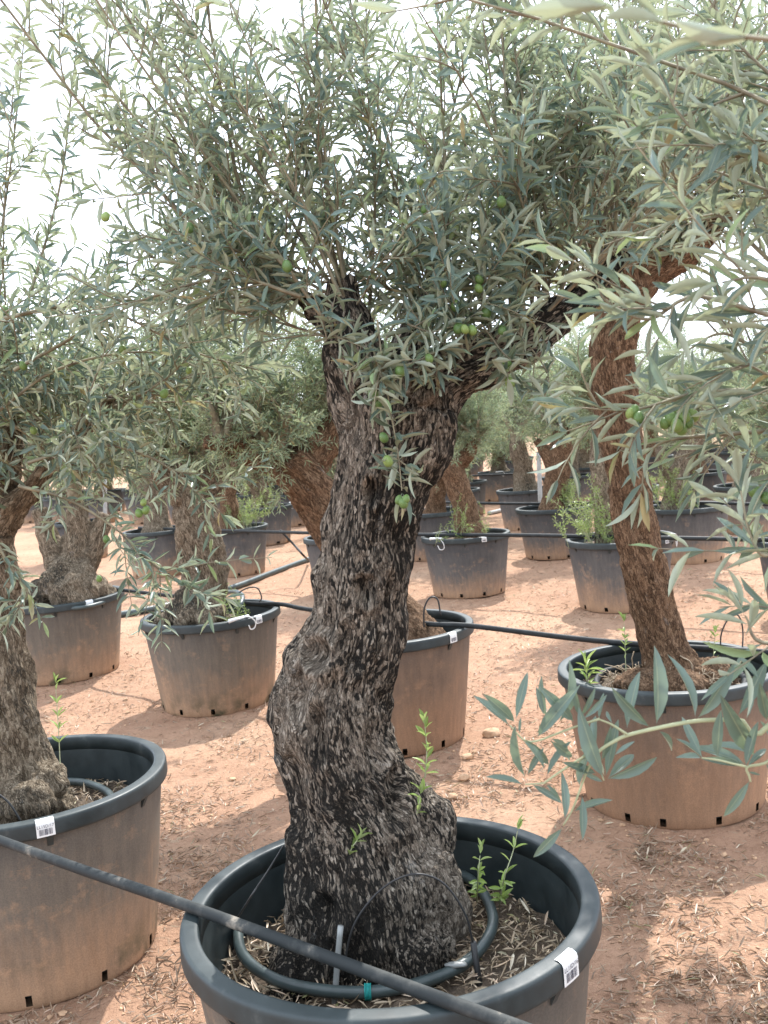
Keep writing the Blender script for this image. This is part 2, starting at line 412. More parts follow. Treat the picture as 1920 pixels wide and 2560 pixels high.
# ------------------------------------------------------------------ ground
def ground_h(x, y):
    p = np.stack([x, y, np.zeros_like(x)], 1)
    return .010 * perlin(p * 1.6) + .007 * perlin(p * 6 + 9) + .004 * perlin(p * 19 + 3) + .002 * perlin(p * 47 + 3)
def make_ground():
    gx = np.concatenate([[-260, -120, -60, -30, -14], np.arange(-6, 6.001, .035), [14, 30, 60, 120, 260]])
    gy = np.concatenate([[-120, -40, -10, -3], np.arange(.3, 9, .03), np.arange(9, 18, .12), [20, 24, 30, 45, 70, 120, 200, 420]])
    X, Y = np.meshgrid(gx, gy); x, y = X.ravel(), Y.ravel()
    z = ground_h(x, y); z[(np.abs(x) > 7) | (y > 20) | (y < .2)] = 0
    nx, ny = len(gx), len(gy); i = np.arange(nx * ny).reshape(ny, nx)
    q = np.stack([i[:-1, :-1], i[:-1, 1:], i[1:, 1:], i[1:, :-1]], -1).reshape(-1, 4)
    mb = MB(); mb.quads(np.stack([x, y, z], 1), q)
    mb.build('ground', M['ground'], kind='structure')
make_ground()

# ------------------------------------------------------------------ leaves
def leaf_template(rows, curl=.10, fold=.10):
    """rows: list of (along, halfwidth). x along, y across, z normal"""
    v = [(0, 0, 0)]; a = [0.0]; al = [0.0]
    for t, h in rows:
        z = -curl * t * t
        for sgn in (-1, 0, 1):
            v.append((t, sgn * h, z + (fold * h * 2 if sgn else 0))); a.append(abs(sgn)); al.append(t)
    v.append((1, 0, -curl)); a.append(0.0); al.append(1.0)
    f = [(0, 2, 1), (0, 3, 2)]
    for r in range(len(rows) - 1):
        o = 1 + 3 * r; q = o + 3
        f += [(o, o + 1, q), (o + 1, q + 1, q), (o + 1, o + 2, q + 1), (o + 2, q + 2, q + 1)]
    o = 1 + 3 * (len(rows) - 1); e = len(v) - 1
    f += [(o, o + 1, e), (o + 1, o + 2, e)]
    return np.array(v, float), np.array(f)[:, ::-1], np.array(a), np.array(al)
T8 = leaf_template([(.30, .40), (.66, .42)])
T4 = leaf_template([(.48, .5)])
T24 = leaf_template([(.06, .05), (.18, .26), (.36, .45), (.55, .5), (.74, .40), (.90, .20)])

def leaves_mesh(mb, lf, tpl):
    v, f, a, al = tpl; n = len(lf['p'])
    if n == 0: return
    D, Nn = lf['d'], lf['n']; Y = np.cross(Nn, D)
    L_, Wd = lf['l'][:, None, None], lf['w'][:, None, None]
    cu = lf['c'][:, None]
    x, y = v[:, 0], v[:, 1]
    z = v[:, 2][None] + cu * (x * x)[None]
    V = lf['p'][:, None] + D[:, None] * (x[None, :, None] * L_) + Y[:, None] * (y[None, :, None] * Wd) + Nn[:, None] * (z[:, :, None] * L_)
    A = np.stack([np.broadcast_to(a, (n, len(a))), np.broadcast_to(lf['r'][:, None], (n, len(a))), np.broadcast_to(al, (n, len(a)))], -1)
    F_ = f[None] + (np.arange(n) * len(v))[:, None, None]
    mb.add(V.reshape(-1, 3), F_.reshape(-1, 3), A.reshape(-1, 3))
def lf_cat(ls):
    ls = [l for l in ls if len(l['p'])]
    return {k: np.concatenate([l[k] for l in ls]) for k in ls[0]}
def lf_sel(l, m): return {k: v[m] for k, v in l.items()}

def quad_eval(c, t):          # c: p,d,L,b arrays ; t (n,k)
    p, d, L_, b = c
    t = np.asarray(t)[..., None]
    return p[:, None] + (d[:, None] * t + b[:, None] * t * t) * L_[:, None, None], nrm(d[:, None] + 2 * b[:, None] * t)
def quad_tubes(mb, c, r0, r1, k=5, seg=4):
    n = len(c[0])
    if n == 0: return
    t = np.linspace(0, 1, k); Pt, T = quad_eval(c, np.broadcast_to(t, (n, k)))
    ref = np.where(np.abs(c[1][:, 1:2]) < .8, np.array([[0, 1., 0]]), np.array([[1., 0, 0]]))
    U = nrm(np.cross(T, ref[:, None])); V = np.cross(T, U)
    rad = (r0[:, None] + (r1 - r0)[:, None] * t)[..., None, None]
    a = np.arange(seg) * 2 * np.pi / seg
    v = Pt[:, :, None] + rad * (np.cos(a)[:, None] * U[:, :, None] + np.sin(a)[:, None] * V[:, :, None])
    j = np.arange(seg); j2 = (j + 1) % seg; q = []
    for i in range(k - 1): q.append(np.stack([i * seg + j, i * seg + j2, (i + 1) * seg + j2, (i + 1) * seg + j], 1))
    q = np.concatenate(q); f = np.concatenate([q[:, [0, 1, 2]], q[:, [0, 2, 3]]])
    F_ = f[None] + (np.arange(n) * k * seg)[:, None, None]
    mb.add(v.reshape(-1, 3), F_.reshape(-1, 3))
def rand_perp(T, rng):
    r = rng.normal(size=T.shape); r -= T * (r * T).sum(-1, keepdims=True); return nrm(r)
def leaves_on(c, rng, sp=.02, t0=.15, ll=(.040, .060), wr=.2, ang=(35, 65), keep=.9, maxp=24, lift=0.):
    n = len(c[0])
    k = np.clip((c[2] * (1 - t0) / sp).astype(int), 2, maxp); K = int(k.max())
    j = np.arange(K)[None]
    t = t0 + (1 - t0) * (j + .5) / k[:, None] + rng.uniform(-.2, .2, (n, K)) / k[:, None]
    ok = (j < k[:, None])
    Pt, T = quad_eval(c, np.clip(t, 0, 1))
    s0 = rand_perp(T[:, 0], rng)[:, None]; s0 = nrm(s0 - T * (s0 * T).sum(-1, keepdims=True))
    s1 = np.cross(T, s0)
    ph = (np.arange(K) * math.pi / 2)[None] + rng.normal(0, .25, (n, K))
    Sd = np.cos(ph)[..., None] * s0 + np.sin(ph)[..., None] * s1
    res = []
    for sg in (1, -1):
        a = np.radians(rng.uniform(*ang, (n, K)))[..., None]
        D = np.cos(a) * T + np.sin(a) * sg * Sd; Nn = np.sin(a) * T - np.cos(a) * sg * Sd
        D = nrm(D + rng.normal(0, .14, D.shape) + np.array([0, 0, lift - .05]))
        Nn = Nn + rng.normal(0, .28, Nn.shape); Nn = nrm(Nn - D * (Nn * D).sum(-1, keepdims=True))
        fl = (Nn[..., 2] < -.05) & (rng.random((n, K)) < .8); Nn = np.where(fl[..., None], -Nn, Nn)   # leaves turn their tops up
        m = ok & (rng.random((n, K)) < keep)
        ln = rng.uniform(*ll, (n, K)) * np.where(t > .85, .8, 1)
        q = m.sum()
        res.append(dict(p=Pt[m], d=D[m], n=Nn[m], l=ln[m], w=(ln * rng.uniform(wr * .85, wr * 1.2, (n, K)))[m], r=rng.random(q), c=rng.normal(0, .10, q)))
    return lf_cat(res)
def grow(p, d, Ls, rng, twig_m=15, twig_l=(.10, .28), up=.25, bend=.18, ll=(.040, .060), r0=.0043, sp=.021, t_first=.18, keep=.9, sub=.5, droop=0.):
    """shoots -> twigs -> leaves. returns list of curve sets with radii and the leaf set"""
    n = len(p); d = nrm(d); Ls = np.asarray(Ls, float)
    b = rng.normal(0, bend, (n, 3)); b[:, 2] += .10 - droop
    sh = (np.asarray(p, float), d, Ls, b)
    k = np.maximum((Ls * twig_m).astype(int), 2); idx = np.repeat(np.arange(n), k)
    t = t_first + (1 - t_first) * rng.random(len(idx)) ** .9
    c = tuple(x[idx] for x in sh); Pt, T = quad_eval(c, t[:, None]); Pt, T = Pt[:, 0], T[:, 0]
    td = nrm(T * rng.uniform(.4, .9, (len(idx), 1)) + rand_perp(T, rng) * rng.uniform(.5, .9, (len(idx), 1)) + np.array([0, 0, up]))
    tl = rng.uniform(*twig_l, len(idx)) * (1.15 - .6 * t)
    tb = rng.normal(0, .16, (len(idx), 3)); tb[:, 2] += .08 - droop
    tw = (Pt, td, tl, tb)
    curves = [(sh, np.full(n, r0) * np.sqrt(Ls / .7), np.full(n, .0013)), (tw, np.full(len(idx), .0022), np.full(len(idx), .0008))]
    lv = [leaves_on(tw, rng, sp, .12, ll, keep=keep), leaves_on(sh, rng, sp * 1.3, .45, ll, keep=keep * .85)]
    if sub > 0:
        m = np.where((tl > .13) & (rng.random(len(tl)) < sub))[0]; m = np.repeat(m, 2)
        t2 = rng.uniform(.25, .8, len(m)); c2 = tuple(x[m] for x in tw); P2, T2 = quad_eval(c2, t2[:, None]); P2, T2 = P2[:, 0], T2[:, 0]
        d2 = nrm(T2 * .7 + rand_perp(T2, rng) * .7 + np.array([0, 0, up * .6]))
        s2 = (P2, d2, tl[m] * rng.uniform(.35, .6, len(m)), rng.normal(0, .15, (len(m), 3)))
        curves.append((s2, np.full(len(m), .0014), np.full(len(m), .0006)))
        lv.append(leaves_on(s2, rng, sp, .12, ll, keep=keep))
    return curves, lf_cat(lv)
def path_curves(pts):
    pts = np.asarray(pts, float); d = pts[1:] - pts[:-1]; L_ = np.linalg.norm(d, axis=1)
    return (pts[:-1], d / L_[:, None], L_, np.zeros_like(d))

LEAF_VAR = []
for i in range(14):
    v, f, a, al = T24; mb = MB()
    z = v.copy(); z[:, 2] += RNG.normal(0, .12) * v[:, 0] ** 2
    z[:, 1] += RNG.normal(0, .03) * np.sin(v[:, 0] * 3)
    r = (i + .3) / 14.6
    mb.add(z, f, np.stack([a, np.full(len(a), r), al], 1)); LEAF_VAR.append(mb.mesh('leaf', M['leaf'], attr='leafc'))
def place_leaf(parent, p, d, n, l, wd, var):
    o = bpy.data.objects.new('leaf', LEAF_VAR[var % 14]); COL.objects.link(o); o.parent = parent
    y = np.cross(n, d)
    o.matrix_local = Matrix(((d[0] * l, y[0] * wd, n[0] * l, p[0]), (d[1] * l, y[1] * wd, n[1] * l, p[1]), (d[2] * l, y[2] * wd, n[2] * l, p[2]), (0, 0, 0, 1)))
    return o
def in_view(p, pad=0):
    q = p - CAM; z = q @ FW; zz = np.maximum(z, .05)
    u = 960 + F_PX * (q @ RT) / zz; v = 1280 - F_PX * (q @ UP) / zz
    return (z > .2) & (u > -pad) & (u < 1920 + pad) & (v > -pad) & (v < 2560 + pad), z
def leaf_parts(parent, lf, count, base):
    """the leaves that show largest become parts of their own; returns the rest"""
    ok, z = in_view(lf['p'] + base)
    sc_ = np.where(ok, lf['l'] / np.maximum(z, .1), 0)
    idx = np.argsort(-sc_)[:count]; idx = idx[sc_[idx] > 0]
    for i in idx:
        place_leaf(parent, lf['p'][i], lf['d'][i], lf['n'][i], lf['l'][i], lf['w'][i], int(lf['r'][i] * 14))
    m = np.ones(len(lf['p']), bool); m[idx] = False
    return lf_sel(lf, m)
def curves_mesh(mb, curves, seg=4):
    for c, r0, r1 in curves: quad_tubes(mb, c, r0, r1, 5, seg)

# olives
def olive_mesh():
    v, f = ICO2; v = v.copy(); v[:, 2] *= 1.28; v[:, :2] *= (1 - .10 * v[:, 2:3]); mb = MB(); mb.add(v * .0088, f)
    return mb.mesh('olive', M['olive'])
OLIVE = olive_mesh()
def put_olive(parent, p, s=1.0):
    s = s * random.uniform(.8, 1.12); o = link('olive', OLIVE, parent, tuple(p)); o.scale = (s,) * 3
    o.rotation_euler = (random.uniform(-.5, .5), random.uniform(-.5, .5), random.uniform(0, 6)); return o

# ------------------------------------------------------------------ trunks
def make_trunk(name, tubes, lumps, voxel, mat_, parent, lobe=.014, ridge=.006, fine=.002, dents=(), seed=0, twist=1.0, smooth=2):
    mb = MB()
    for pts, rad in tubes:
        n = max(len(pts) * 4, 8); sp = smooth_path(pts, n); rr = np.interp(np.linspace(0, 1, n), np.linspace(0, 1, len(rad)), rad)
        tube(mb, sp, rr, 20)
    for c, r in lumps:
        v, f = ICO2; mb.add(v * np.asarray(r) + np.asarray(c), f)
    me = mb.mesh('tmp', None)
    o = bpy.data.objects.new('tmp', me); COL.objects.link(o)
    md = o.modifiers.new('r', 'REMESH'); md.mode = 'VOXEL'; md.voxel_size = voxel; md.use_smooth_shade = True
    ms = o.modifiers.new('s', 'SMOOTH'); ms.factor = .5; ms.iterations = smooth * 2
    dg = bpy.context.evaluated_depsgraph_get(); ev = o.evaluated_get(dg)
    m2 = bpy.data.meshes.new_from_object(ev)
    bpy.data.objects.remove(o); bpy.data.meshes.remove(me)
    nv = len(m2.vertices); co = np.zeros(nv * 3, np.float32); m2.vertices.foreach_get('co', co); co = co.reshape(-1, 3).astype(float)
    no = np.zeros(nv * 3, np.float32); m2.vertices.foreach_get('normal', no); no = no.reshape(-1, 3).astype(float)
    # bark coordinates along the nearest limb
    best = np.full(nv, 1e9); q = np.zeros((nv, 3))
    for ti, (pts, rad) in enumerate(tubes):
        sp = smooth_path(pts, len(pts) * 3); t, U, V = frames(sp)
        rr = np.interp(np.linspace(0, 1, len(sp)), np.linspace(0, 1, len(rad)), rad)
        sl = np.concatenate([[0], np.cumsum(np.linalg.norm(np.diff(sp, axis=0), axis=1))])
        if ti: sl = sl + np.linalg.norm(sp[0] - np.asarray(tubes[0][0][0]))
        for k in range(len(sp)):
            d = co - sp[k]; dist = np.linalg.norm(d, axis=1) / rr[k]
            m = dist < best
            al = d[m] @ t[k]
            q[m] = np.stack([d[m] @ U[k], d[m] @ V[k], sl[k] + al], 1); best[m] = dist[m]
    tw = twist * q[:, 2]; cs, sn = np.cos(tw), np.sin(tw)
    q = np.stack([cs * q[:, 0] - sn * q[:, 1], sn * q[:, 0] + cs * q[:, 1], q[:, 2]], 1)
    qs = q + seed * 3.7
    disp = lobe * perlin(qs * [9, 9, 3]) + lobe * .6 * perlin(co * 13 + seed)
    rg = 1 - 2 * np.abs(perlin(qs * [30, 30, 6])); disp += ridge * (rg - .4)
    r2 = np.clip(1 - 5 * np.abs(perlin(qs * [13, 13, 3.2] + 5)), 0, 1); disp -= ridge * 1.1 * r2
    disp += ridge * .6 * perlin(qs * [55, 55, 14]) + fine * perlin(qs * [120, 120, 40])
    for c, r, dp in dents:
        d = np.linalg.norm((co - np.asarray(c)) / np.asarray(r), axis=1)
        disp -= dp * np.exp(-(d ** 2) * 1.2) - .35 * dp * np.exp(-((d - 1.25) / .35) ** 2)
    co = co + no * disp[:, None]
    m2.vertices.foreach_set('co', co.astype(np.float32).ravel())
    at = m2.attributes.new('bark', 'FLOAT_VECTOR', 'POINT'); at.data.foreach_set('vector', q.astype(np.float32).ravel())
    m2.polygons.foreach_set('use_smooth', np.ones(len(m2.polygons), bool))
    m2.materials.clear(); m2.materials.append(mat_); m2.update(); m2.name = name
    return link(name, m2, parent)

# ------------------------------------------------------------------ pots
def lathe(mb, prof, seg, closed=False, skip=None):
    prof = np.asarray(prof, float); n = len(prof); a = np.arange(seg) * 2 * np.pi / seg
    v = np.stack([prof[:, 0:1] * np.cos(a), prof[:, 0:1] * np.sin(a), np.broadcast_to(prof[:, 1:2], (n, seg))], -1).reshape(-1, 3)
    j = np.arange(seg); j2 = (j + 1) % seg; q = []
    for k in range(n if closed else n - 1):
        k2 = (k + 1) % n; qq = np.stack([k * seg + j, k * seg + j2, k2 * seg + j2, k2 * seg + j], 1)
        if skip and k in skip: qq = qq[[x for x in range(seg) if not skip[k](x)]]
        q.append(qq)
    mb.quads(v, np.concatenate(q))
POT_R, POT_H = .41, .55
def pot_meshes(seg, mat_wall, tag):
    w_ = MB()
    rr = lambda z: .330 + (.394 - .330) * z / .51
    hole = {1: (lambda x: x % (seg // 10) == 3)}
    lathe(w_, [(rr(0) - .004, 0), (rr(.016), .012), (rr(.044), .044), (rr(.15), .15), (rr(.3), .3), (rr(.42), .42), (rr(.51), .509)], seg, skip=hole)
    lathe(w_, [(.002, .001), (rr(0) - .005, .001)], seg)
    r_ = MB()
    lathe(r_, [(.393, .506), (.408, .503), (.4105, .504), (.4120, .507), (.4124, .512), (.4115, .538), (.4110, .5435), (.4094, .5472), (.4062, .5492), (.4010, .5500), (.3840, .5508), (.3785, .5504), (.3755, .5488), (.3742, .5455), (.3735, .538), (.3715, .508)], seg, closed=True)
    lathe(r_, [(.3728, .520), (.365, .42), (.34, .2), (.318, .03), (.002, .028)], seg)
    for k in range(8):                                   # gussets under the lip
        a = k * math.pi / 4 + .31; c, s = math.cos(a), math.sin(a)
        for off in (-.008, .008):
            pts = [(.391, .504), (.4075, .504), (.391, .472)]
            v = [(x * c - off * s, x * s + off * c, z) for x, z in pts]
            r_.add(v, [(0, 1, 2)] if off < 0 else [(0, 2, 1)])
        v = [(x * c - o * s, x * s + o * c, z) for x, z in ((.4075, .504), (.391, .472)) for o in (-.008, .008)]
        r_.add(v, [(0, 1, 3), (0, 3, 2)])
    return w_.mesh('wall' + tag, mat_wall), r_.mesh('rim' + tag, M['rim'])
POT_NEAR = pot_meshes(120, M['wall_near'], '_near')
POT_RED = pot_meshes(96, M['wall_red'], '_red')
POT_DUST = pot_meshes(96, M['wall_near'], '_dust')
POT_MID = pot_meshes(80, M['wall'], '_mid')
POT_FAR = pot_meshes(40, M['wall'], '_far')

def sticker(pot, ang, text, zoff=0.0):
    """paper label folded over the lip, with its print"""
    R = POT_R; half = .0235; n = 9
    th = np.linspace(-half, half, n) / R + ang
    prof = [(R - .014, POT_H + .0024), (R - .006, POT_H + .0022), (R + .0014, POT_H - .002), (R + .0036, POT_H - .008), (R + .0038, POT_H - .024), (R + .0038, POT_H - .043)]
    mb = MB(); v = np.array([[(r * math.cos(t), r * math.sin(t), z) for t in th] for r, z in prof]).reshape(-1, 3)
    i = np.arange(len(prof) * n).reshape(len(prof), n)
    mb.quads(v, np.stack([i[:-1, :-1], i[1:, :-1], i[1:, 1:], i[:-1, 1:]], -1).reshape(-1, 4))
    st = mb.build('label_sticker', M['white'], pot, label='white paper label with barcode')
    def wrap(x, y):       # x along the rim, y down from the lip edge
        t = ang + x / R; r = R + .0046
        return (r * math.cos(t), r * math.sin(t), POT_H - y)
    bars = MB(); x = -.0165; rs = random.Random(5)
    while x < .0165:
        wd = rs.choice([.0006, .0009, .0013])
        if abs(x) < .002: wd = .002
        vv = [wrap(x, .0215), wrap(x + wd, .0215), wrap(x + wd, .038), wrap(x, .038)]
        bars.add(vv, [(0, 2, 1), (0, 3, 2)]); x += wd + rs.choice([.0006, .001, .0014])
    bars.build('barcode', M['ink'], st, smooth=False)
    if text:
        cu = bpy.data.curves.new('t', 'FONT'); cu.body = text; cu.size = .0108; cu.align_x = 'CENTER'; cu.resolution_u = 2
        o = bpy.data.objects.new('t', cu); COL.objects.link(o)
        dg = bpy.context.evaluated_depsgraph_get(); me = bpy.data.meshes.new_from_object(o.evaluated_get(dg))
        bpy.data.objects.remove(o)
        for vx in me.vertices:
            vx.co = wrap(vx.co.x, .0185 - vx.co.y * 1.1)
        me.materials.clear(); me.materials.append(M['ink']); link('lettering', me, st)
    return st

POTS = {}
def place_pot(key, x, y, R, h, label, lod, rz=None, group=None):
    t = thing('plant_pot', label, 'plant pot', (x, y, 0.004), random.uniform(0, 6.28) if rz is None else rz, group)
    t.scale = (R / POT_R, R / POT_R, h / POT_H)
    link('wall', lod[0], t); link('rim', lod[1], t)
    POTS[key] = (x, y, R, h, t); return t
def soil_mesh(seed, rough, n=26, seg=72):
    mb = MB(); r = np.linspace(0, 1, n) ** .8; a = np.arange(seg) * 2 * np.pi / seg
    x = (r[1:, None] * np.cos(a)).ravel(); y = (r[1:, None] * np.sin(a)).ravel()
    x = np.concatenate([[0], x]); y = np.concatenate([[0], y])
    p = np.stack([x * .36 + seed, y * .36, 0 * x], 1); rr = np.hypot(x, y)
    z = rough * (.020 * perlin(p * 7) + .010 * perlin(p * 25) + .005 * perlin(p * 70)) + .02 * np.exp(-(rr / .45) ** 2)
    j = np.arange(seg); j2 = (j + 1) % seg; f = [np.stack([0 * j, 1 + j, 1 + j2], 1)]
    for k in range(n - 2):
        o, q = 1 + k * seg, 1 + (k + 1) * seg
        f += [np.stack([o + j, q + j, q + j2], 1), np.stack([o + j, q + j2, o + j2], 1)]
    mb.add(np.stack([x, y, z], 1), np.concatenate(f)); return mb.mesh('potting_soil', M['soil'])
SOIL = [soil_mesh(1.3, 1.0), soil_mesh(5.1, 1.2, 14, 40)]
def place_soil(key, drop, label, big=False, group=None):
    x, y, R, h, t = POTS[key]
    zl = h - drop
    ri = R / POT_R * (.325 + (.374 - .325) * (zl / h)) - .002
    o = link('potting_soil', SOIL[0 if big else 1], None, (x, y, zl)); o.scale = (ri, ri, 1); o.rotation_euler = (0, 0, random.uniform(0, 6))
    o['label'] = label; o['category'] = 'soil'; o['kind'] = 'stuff'
    if group: o['group'] = group
    return zl

near = [
    ('A', -.053, 1.920, .416, .553, 'dusty black plastic pot lettered LL15D/16 holding the thick sooty gnarled trunk', POT_NEAR, 0),
    ('L', -1.128, 2.883, .406, .542, 'dusty black plastic pot lettered LL15D/17 with the dusty pipe against its rim', POT_NEAR, 0),
    ('B', 1.019, 3.676, .406, .513, 'reddish dusty pot holding the straight brown leaning trunk', POT_RED, 0),
    ('C', -.025, 4.677, .407, .544, 'grey brown pot half hidden right behind the sooty gnarled trunk', POT_RED, 0),
    ('D', -1.035, 5.591, .395, .521, 'pale dusty pot with white tie loop and knobbly roots inside', POT_DUST, 0),
    ('E', -2.251, 6.657, .432, .529, 'pot with orange dust filled by a wide mound of knobbly roots', POT_DUST, 0),
    ('F', .686, 8.511, .386, .514, 'dark grey pot with white loop holding a leaning trunk and thin weeds', POT_MID, 0),
    ('G', 1.755, 7.405, .402, .524, 'dark grey pot full of bushy suckers behind the straight brown trunk', POT_MID, 0),
    ('H', 1.772, 10.281, .398, .518, 'grey pot with forked brown trunk behind the bushy sucker pot', POT_MID, 0),
    ('J', 2.85, 9.3, .398, .518, 'grey pot holding a dark trunk that leans right above leafy suckers', POT_MID, 0),
]
for k, x, y, R, h, lab, lod, rz in near: place_pot(k, x, y, R, h, lab, lod, rz=random.uniform(0, 6.28))
FARG = 'pots in the rows far behind'
far_px = dict(K=(1929, 1183), L2=(1842, 1128), L3=(1746, 1158), L4=(1850, 1092), T1=(1420, 1189), T2=(1463, 1141), I=(1249, 1178), I2=(1285, 1150),
              S1=(1154, 1205), S2=(1085, 1277), M=(394, 1324), N=(579, 1318), O=(660, 1266), P=(781, 1214), C2=(866, 1338), Q=(200, 1304), R=(2046, 1344))
pos = []
for k, (u, v) in far_px.items():
    p = G(u, v, .522); pos.append((k, p[0], p[1]))
ROW_N, ROW_E = np.array([.683, .73]), np.array([.73, -.683])
taken = [np.array([p[1], p[2]]) for p in pos] + [np.array([p[1], p[2]]) for p in near]
gi = 0
for r in range(1, 9):
    nn = 8.75 + 2.05 * r
    for s in np.arange(-24, 24, 1.5):
        c = ROW_N * nn + ROW_E * (s + RNG.uniform(-.12, .12)) + RNG.normal(0, .06, 2)
        u = abs(c[0] + c[1] * -.0) / max(c[1], .1)
        if c[1] < 9 or u > .46 or c[1] > 27: continue
        if min(np.linalg.norm(c - q) for q in taken) < 1.15: continue
        taken.append(c); pos.append(('g%d' % gi, c[0], c[1])); gi += 1
far_lab = {
    'K': 'plain pot behind the reaching branches, beyond the dark trunk leaning right', 'M': 'dark pot behind the orange dusted knobbly root pot, with blackish trunk',
    'N': 'dark pot with pale trunk and green sucker bush beside the ground pipe', 'O': 'smaller looking pot with white tag behind the pale trunk pot',
    'C2': 'pot whose left edge peeps out beside the sooty gnarled trunk', 'I': 'pot with short thick root stump and white knot on its rim',
    'R': 'pot at the end of the thin pipe beyond the straight brown trunk', 'S2': 'pot tucked directly behind the dark grey pot with thin weeds'}
for k, x, y in pos:
    lab = far_lab.get(k)
    place_pot(k, x, y, .40, .524, lab or 'plain grey plastic pot in the nursery rows far behind', POT_MID if y < 13 else POT_FAR, group=None if lab else FARG)
def rim_angle(key, u, v):
    x, y, R, h, t = POTS[key]; p = PG(u, v, h - .02); return math.atan2(p[1] - y, p[0] - x) - t.rotation_euler.z
sticker(POTS['A'][4], rim_angle('A', 1207, 2088), 'LL15D/16')
sticker(POTS['L'][4], rim_angle('L', 99, 1793), 'LL15D/17')
for k, u, v in (('C', 990, 1380), ('D', 562, 1340), ('E', 201, 1306), ('G', 1415, 1168), ('F', 1065, 1170), ('B', 1700, 1450)):
    sticker(POTS[k][4], rim_angle(k, u, v), None)
SOILZ = {}
SOILZ['A'] = place_soil('A', .150, 'brown soil with fallen leaves around the sooty gnarled trunk', True)
SOILZ['L'] = place_soil('L', .15, 'leaf strewn soil in the pot lettered LL15D/17', True)
SOILZ['B'] = place_soil('B', .10, 'rooty soil mound under the straight brown leaning trunk', True)
SOILZ['C'] = place_soil('C', .12, 'dark soil in the pot right behind the sooty trunk')
SOILZ['D'] = place_soil('D', .09, 'soil around the knobbly roots in the white looped pot')
SOILZ['E'] = place_soil('E', .06, 'soil around the wide mound of knobbly roots')
for k in POTS:
    if k not in SOILZ: SOILZ[k] = place_soil(k, .06, 'soil in the pots of the rows far behind', group='soil in far pots')

# ------------------------------------------------------------------ trees
def outline(rows, y, sq=1.0):
    """rows of (v, left, right) in displayed pixels -> axis points and radii at depth y"""
    pts = []; rad = []
    for v, l, r in rows:
        pts.append(P((l + r) / 2, v, y)); rad.append((r - l) / 2 * KD / F_PX * y * sq)
    return np.array(pts), np.array(rad)
def limb(px, y0, y1):
    pts = []; rad = []
    for k, (u, v, r) in enumerate(px):
        y = y0 + (y1 - y0) * k / (len(px) - 1); pts.append(P(u, v, y)); rad.append(r * KD / F_PX * y)
    return np.array(pts), np.array(rad)
def rel(tubes, base): return [(p - base, r) for p, r in tubes]
def on_limbs(limbs, n, rng, lo=.4, hi=1.0):
    out_ = []
    wts = np.array([l[2] if len(l) > 2 else 1. for l in limbs]); wts = wts / wts.sum()
    for _ in range(n):
        l = limbs[rng.choice(len(limbs), p=wts)]; sp = smooth_path(l[0], 30); t = rng.uniform(lo, hi)
        out_.append(sp[int(t * 29)] + rng.normal(0, .012, 3))
    return np.array(out_)
def dirs(n, rng, el=(5, 85), az=(0, 360)):
    e = np.radians(rng.uniform(*el, n)); a = np.radians(rng.uniform(*az, n))
    return np.stack([np.cos(e) * np.cos(a), np.cos(e) * np.sin(a), np.sin(e)], 1)
def finish_tree(t, base, sets, parts, leafmat='leaf', tpl=T8):
    cv = [c for s in sets for c in s[0]]; lf = lf_cat([s[1] for s in sets])
    mb = MB(); curves_mesh(mb, cv); mb.build('twigs', M['twig'], t, kind='stuff')
    if parts: lf = leaf_parts(t, lf, parts, base)
    mb = MB(); leaves_mesh(mb, lf, tpl); mb.build('foliage', M[leafmat], t, attr='leafc', kind='stuff')
    return len(lf['p'])
def sprig(path, rng, ll=(.045, .062), sp=.02, ang=(40, 75), wr=.2, keep=.95, side=0, r=(.003, .001), t0=0.0, sl=(.06, .14), up=0., lift=0.):
    """a hand-led branch with opposite leaves and a few side twigs"""
    sm = smooth_path(path, max(8, len(path) * 4)); c = path_curves(sm); n = len(c[0])
    rr = np.linspace(r[0], r[1], n + 1)
    cv = [(c, rr[:-1], rr[1:])]
    tot = c[2].sum(); cs = np.concatenate([[0], np.cumsum(c[2])])
    k = max(int(tot * (1 - t0) / sp), 3); lv = []
    # one long curve per piece would restart the leaf pairs, so place pairs by arc length
    s = (t0 + (1 - t0) * (np.arange(k) + .5) / k) * tot; seg = np.clip(np.searchsorted(cs, s) - 1, 0, n - 1)
    one = (c[0][seg] + c[1][seg] * (s - cs[seg])[:, None], c[1][seg], np.full(k, .004), np.zeros((k, 3)))
    q = leaves_on(one, rng, sp=.004, t0=.0, ll=ll, wr=wr, ang=ang, keep=keep, maxp=2, lift=lift)
    lv.append(lf_sel(q, rng.random(len(q['p'])) < .55))
    e = leaves_on((sm[-1:], c[1][-1:], np.array([.012]), np.zeros((1, 3))), rng, .004, 0, ll, wr, (10, 35), 1.0, 2); lv.append(e)
    if side:
        ss = rng.uniform(.1 * tot, .95 * tot, side); sg = np.clip(np.searchsorted(cs, ss) - 1, 0, n - 1)
        T = c[1][sg]; p0 = c[0][sg] + T * (ss - cs[sg])[:, None]
        d = nrm(T * .7 + rand_perp(T, rng) * .8 + np.array([0, 0, up])); Ls = rng.uniform(*sl, side)
        st = (p0, d, Ls, rng.normal(0, .15, (side, 3))); cv.append((st, np.full(side, .0016), np.full(side, .0007)))
        lv.append(leaves_on(st, rng, sp, .1, ll, wr, ang, keep))
    return cv, lf_cat(lv)

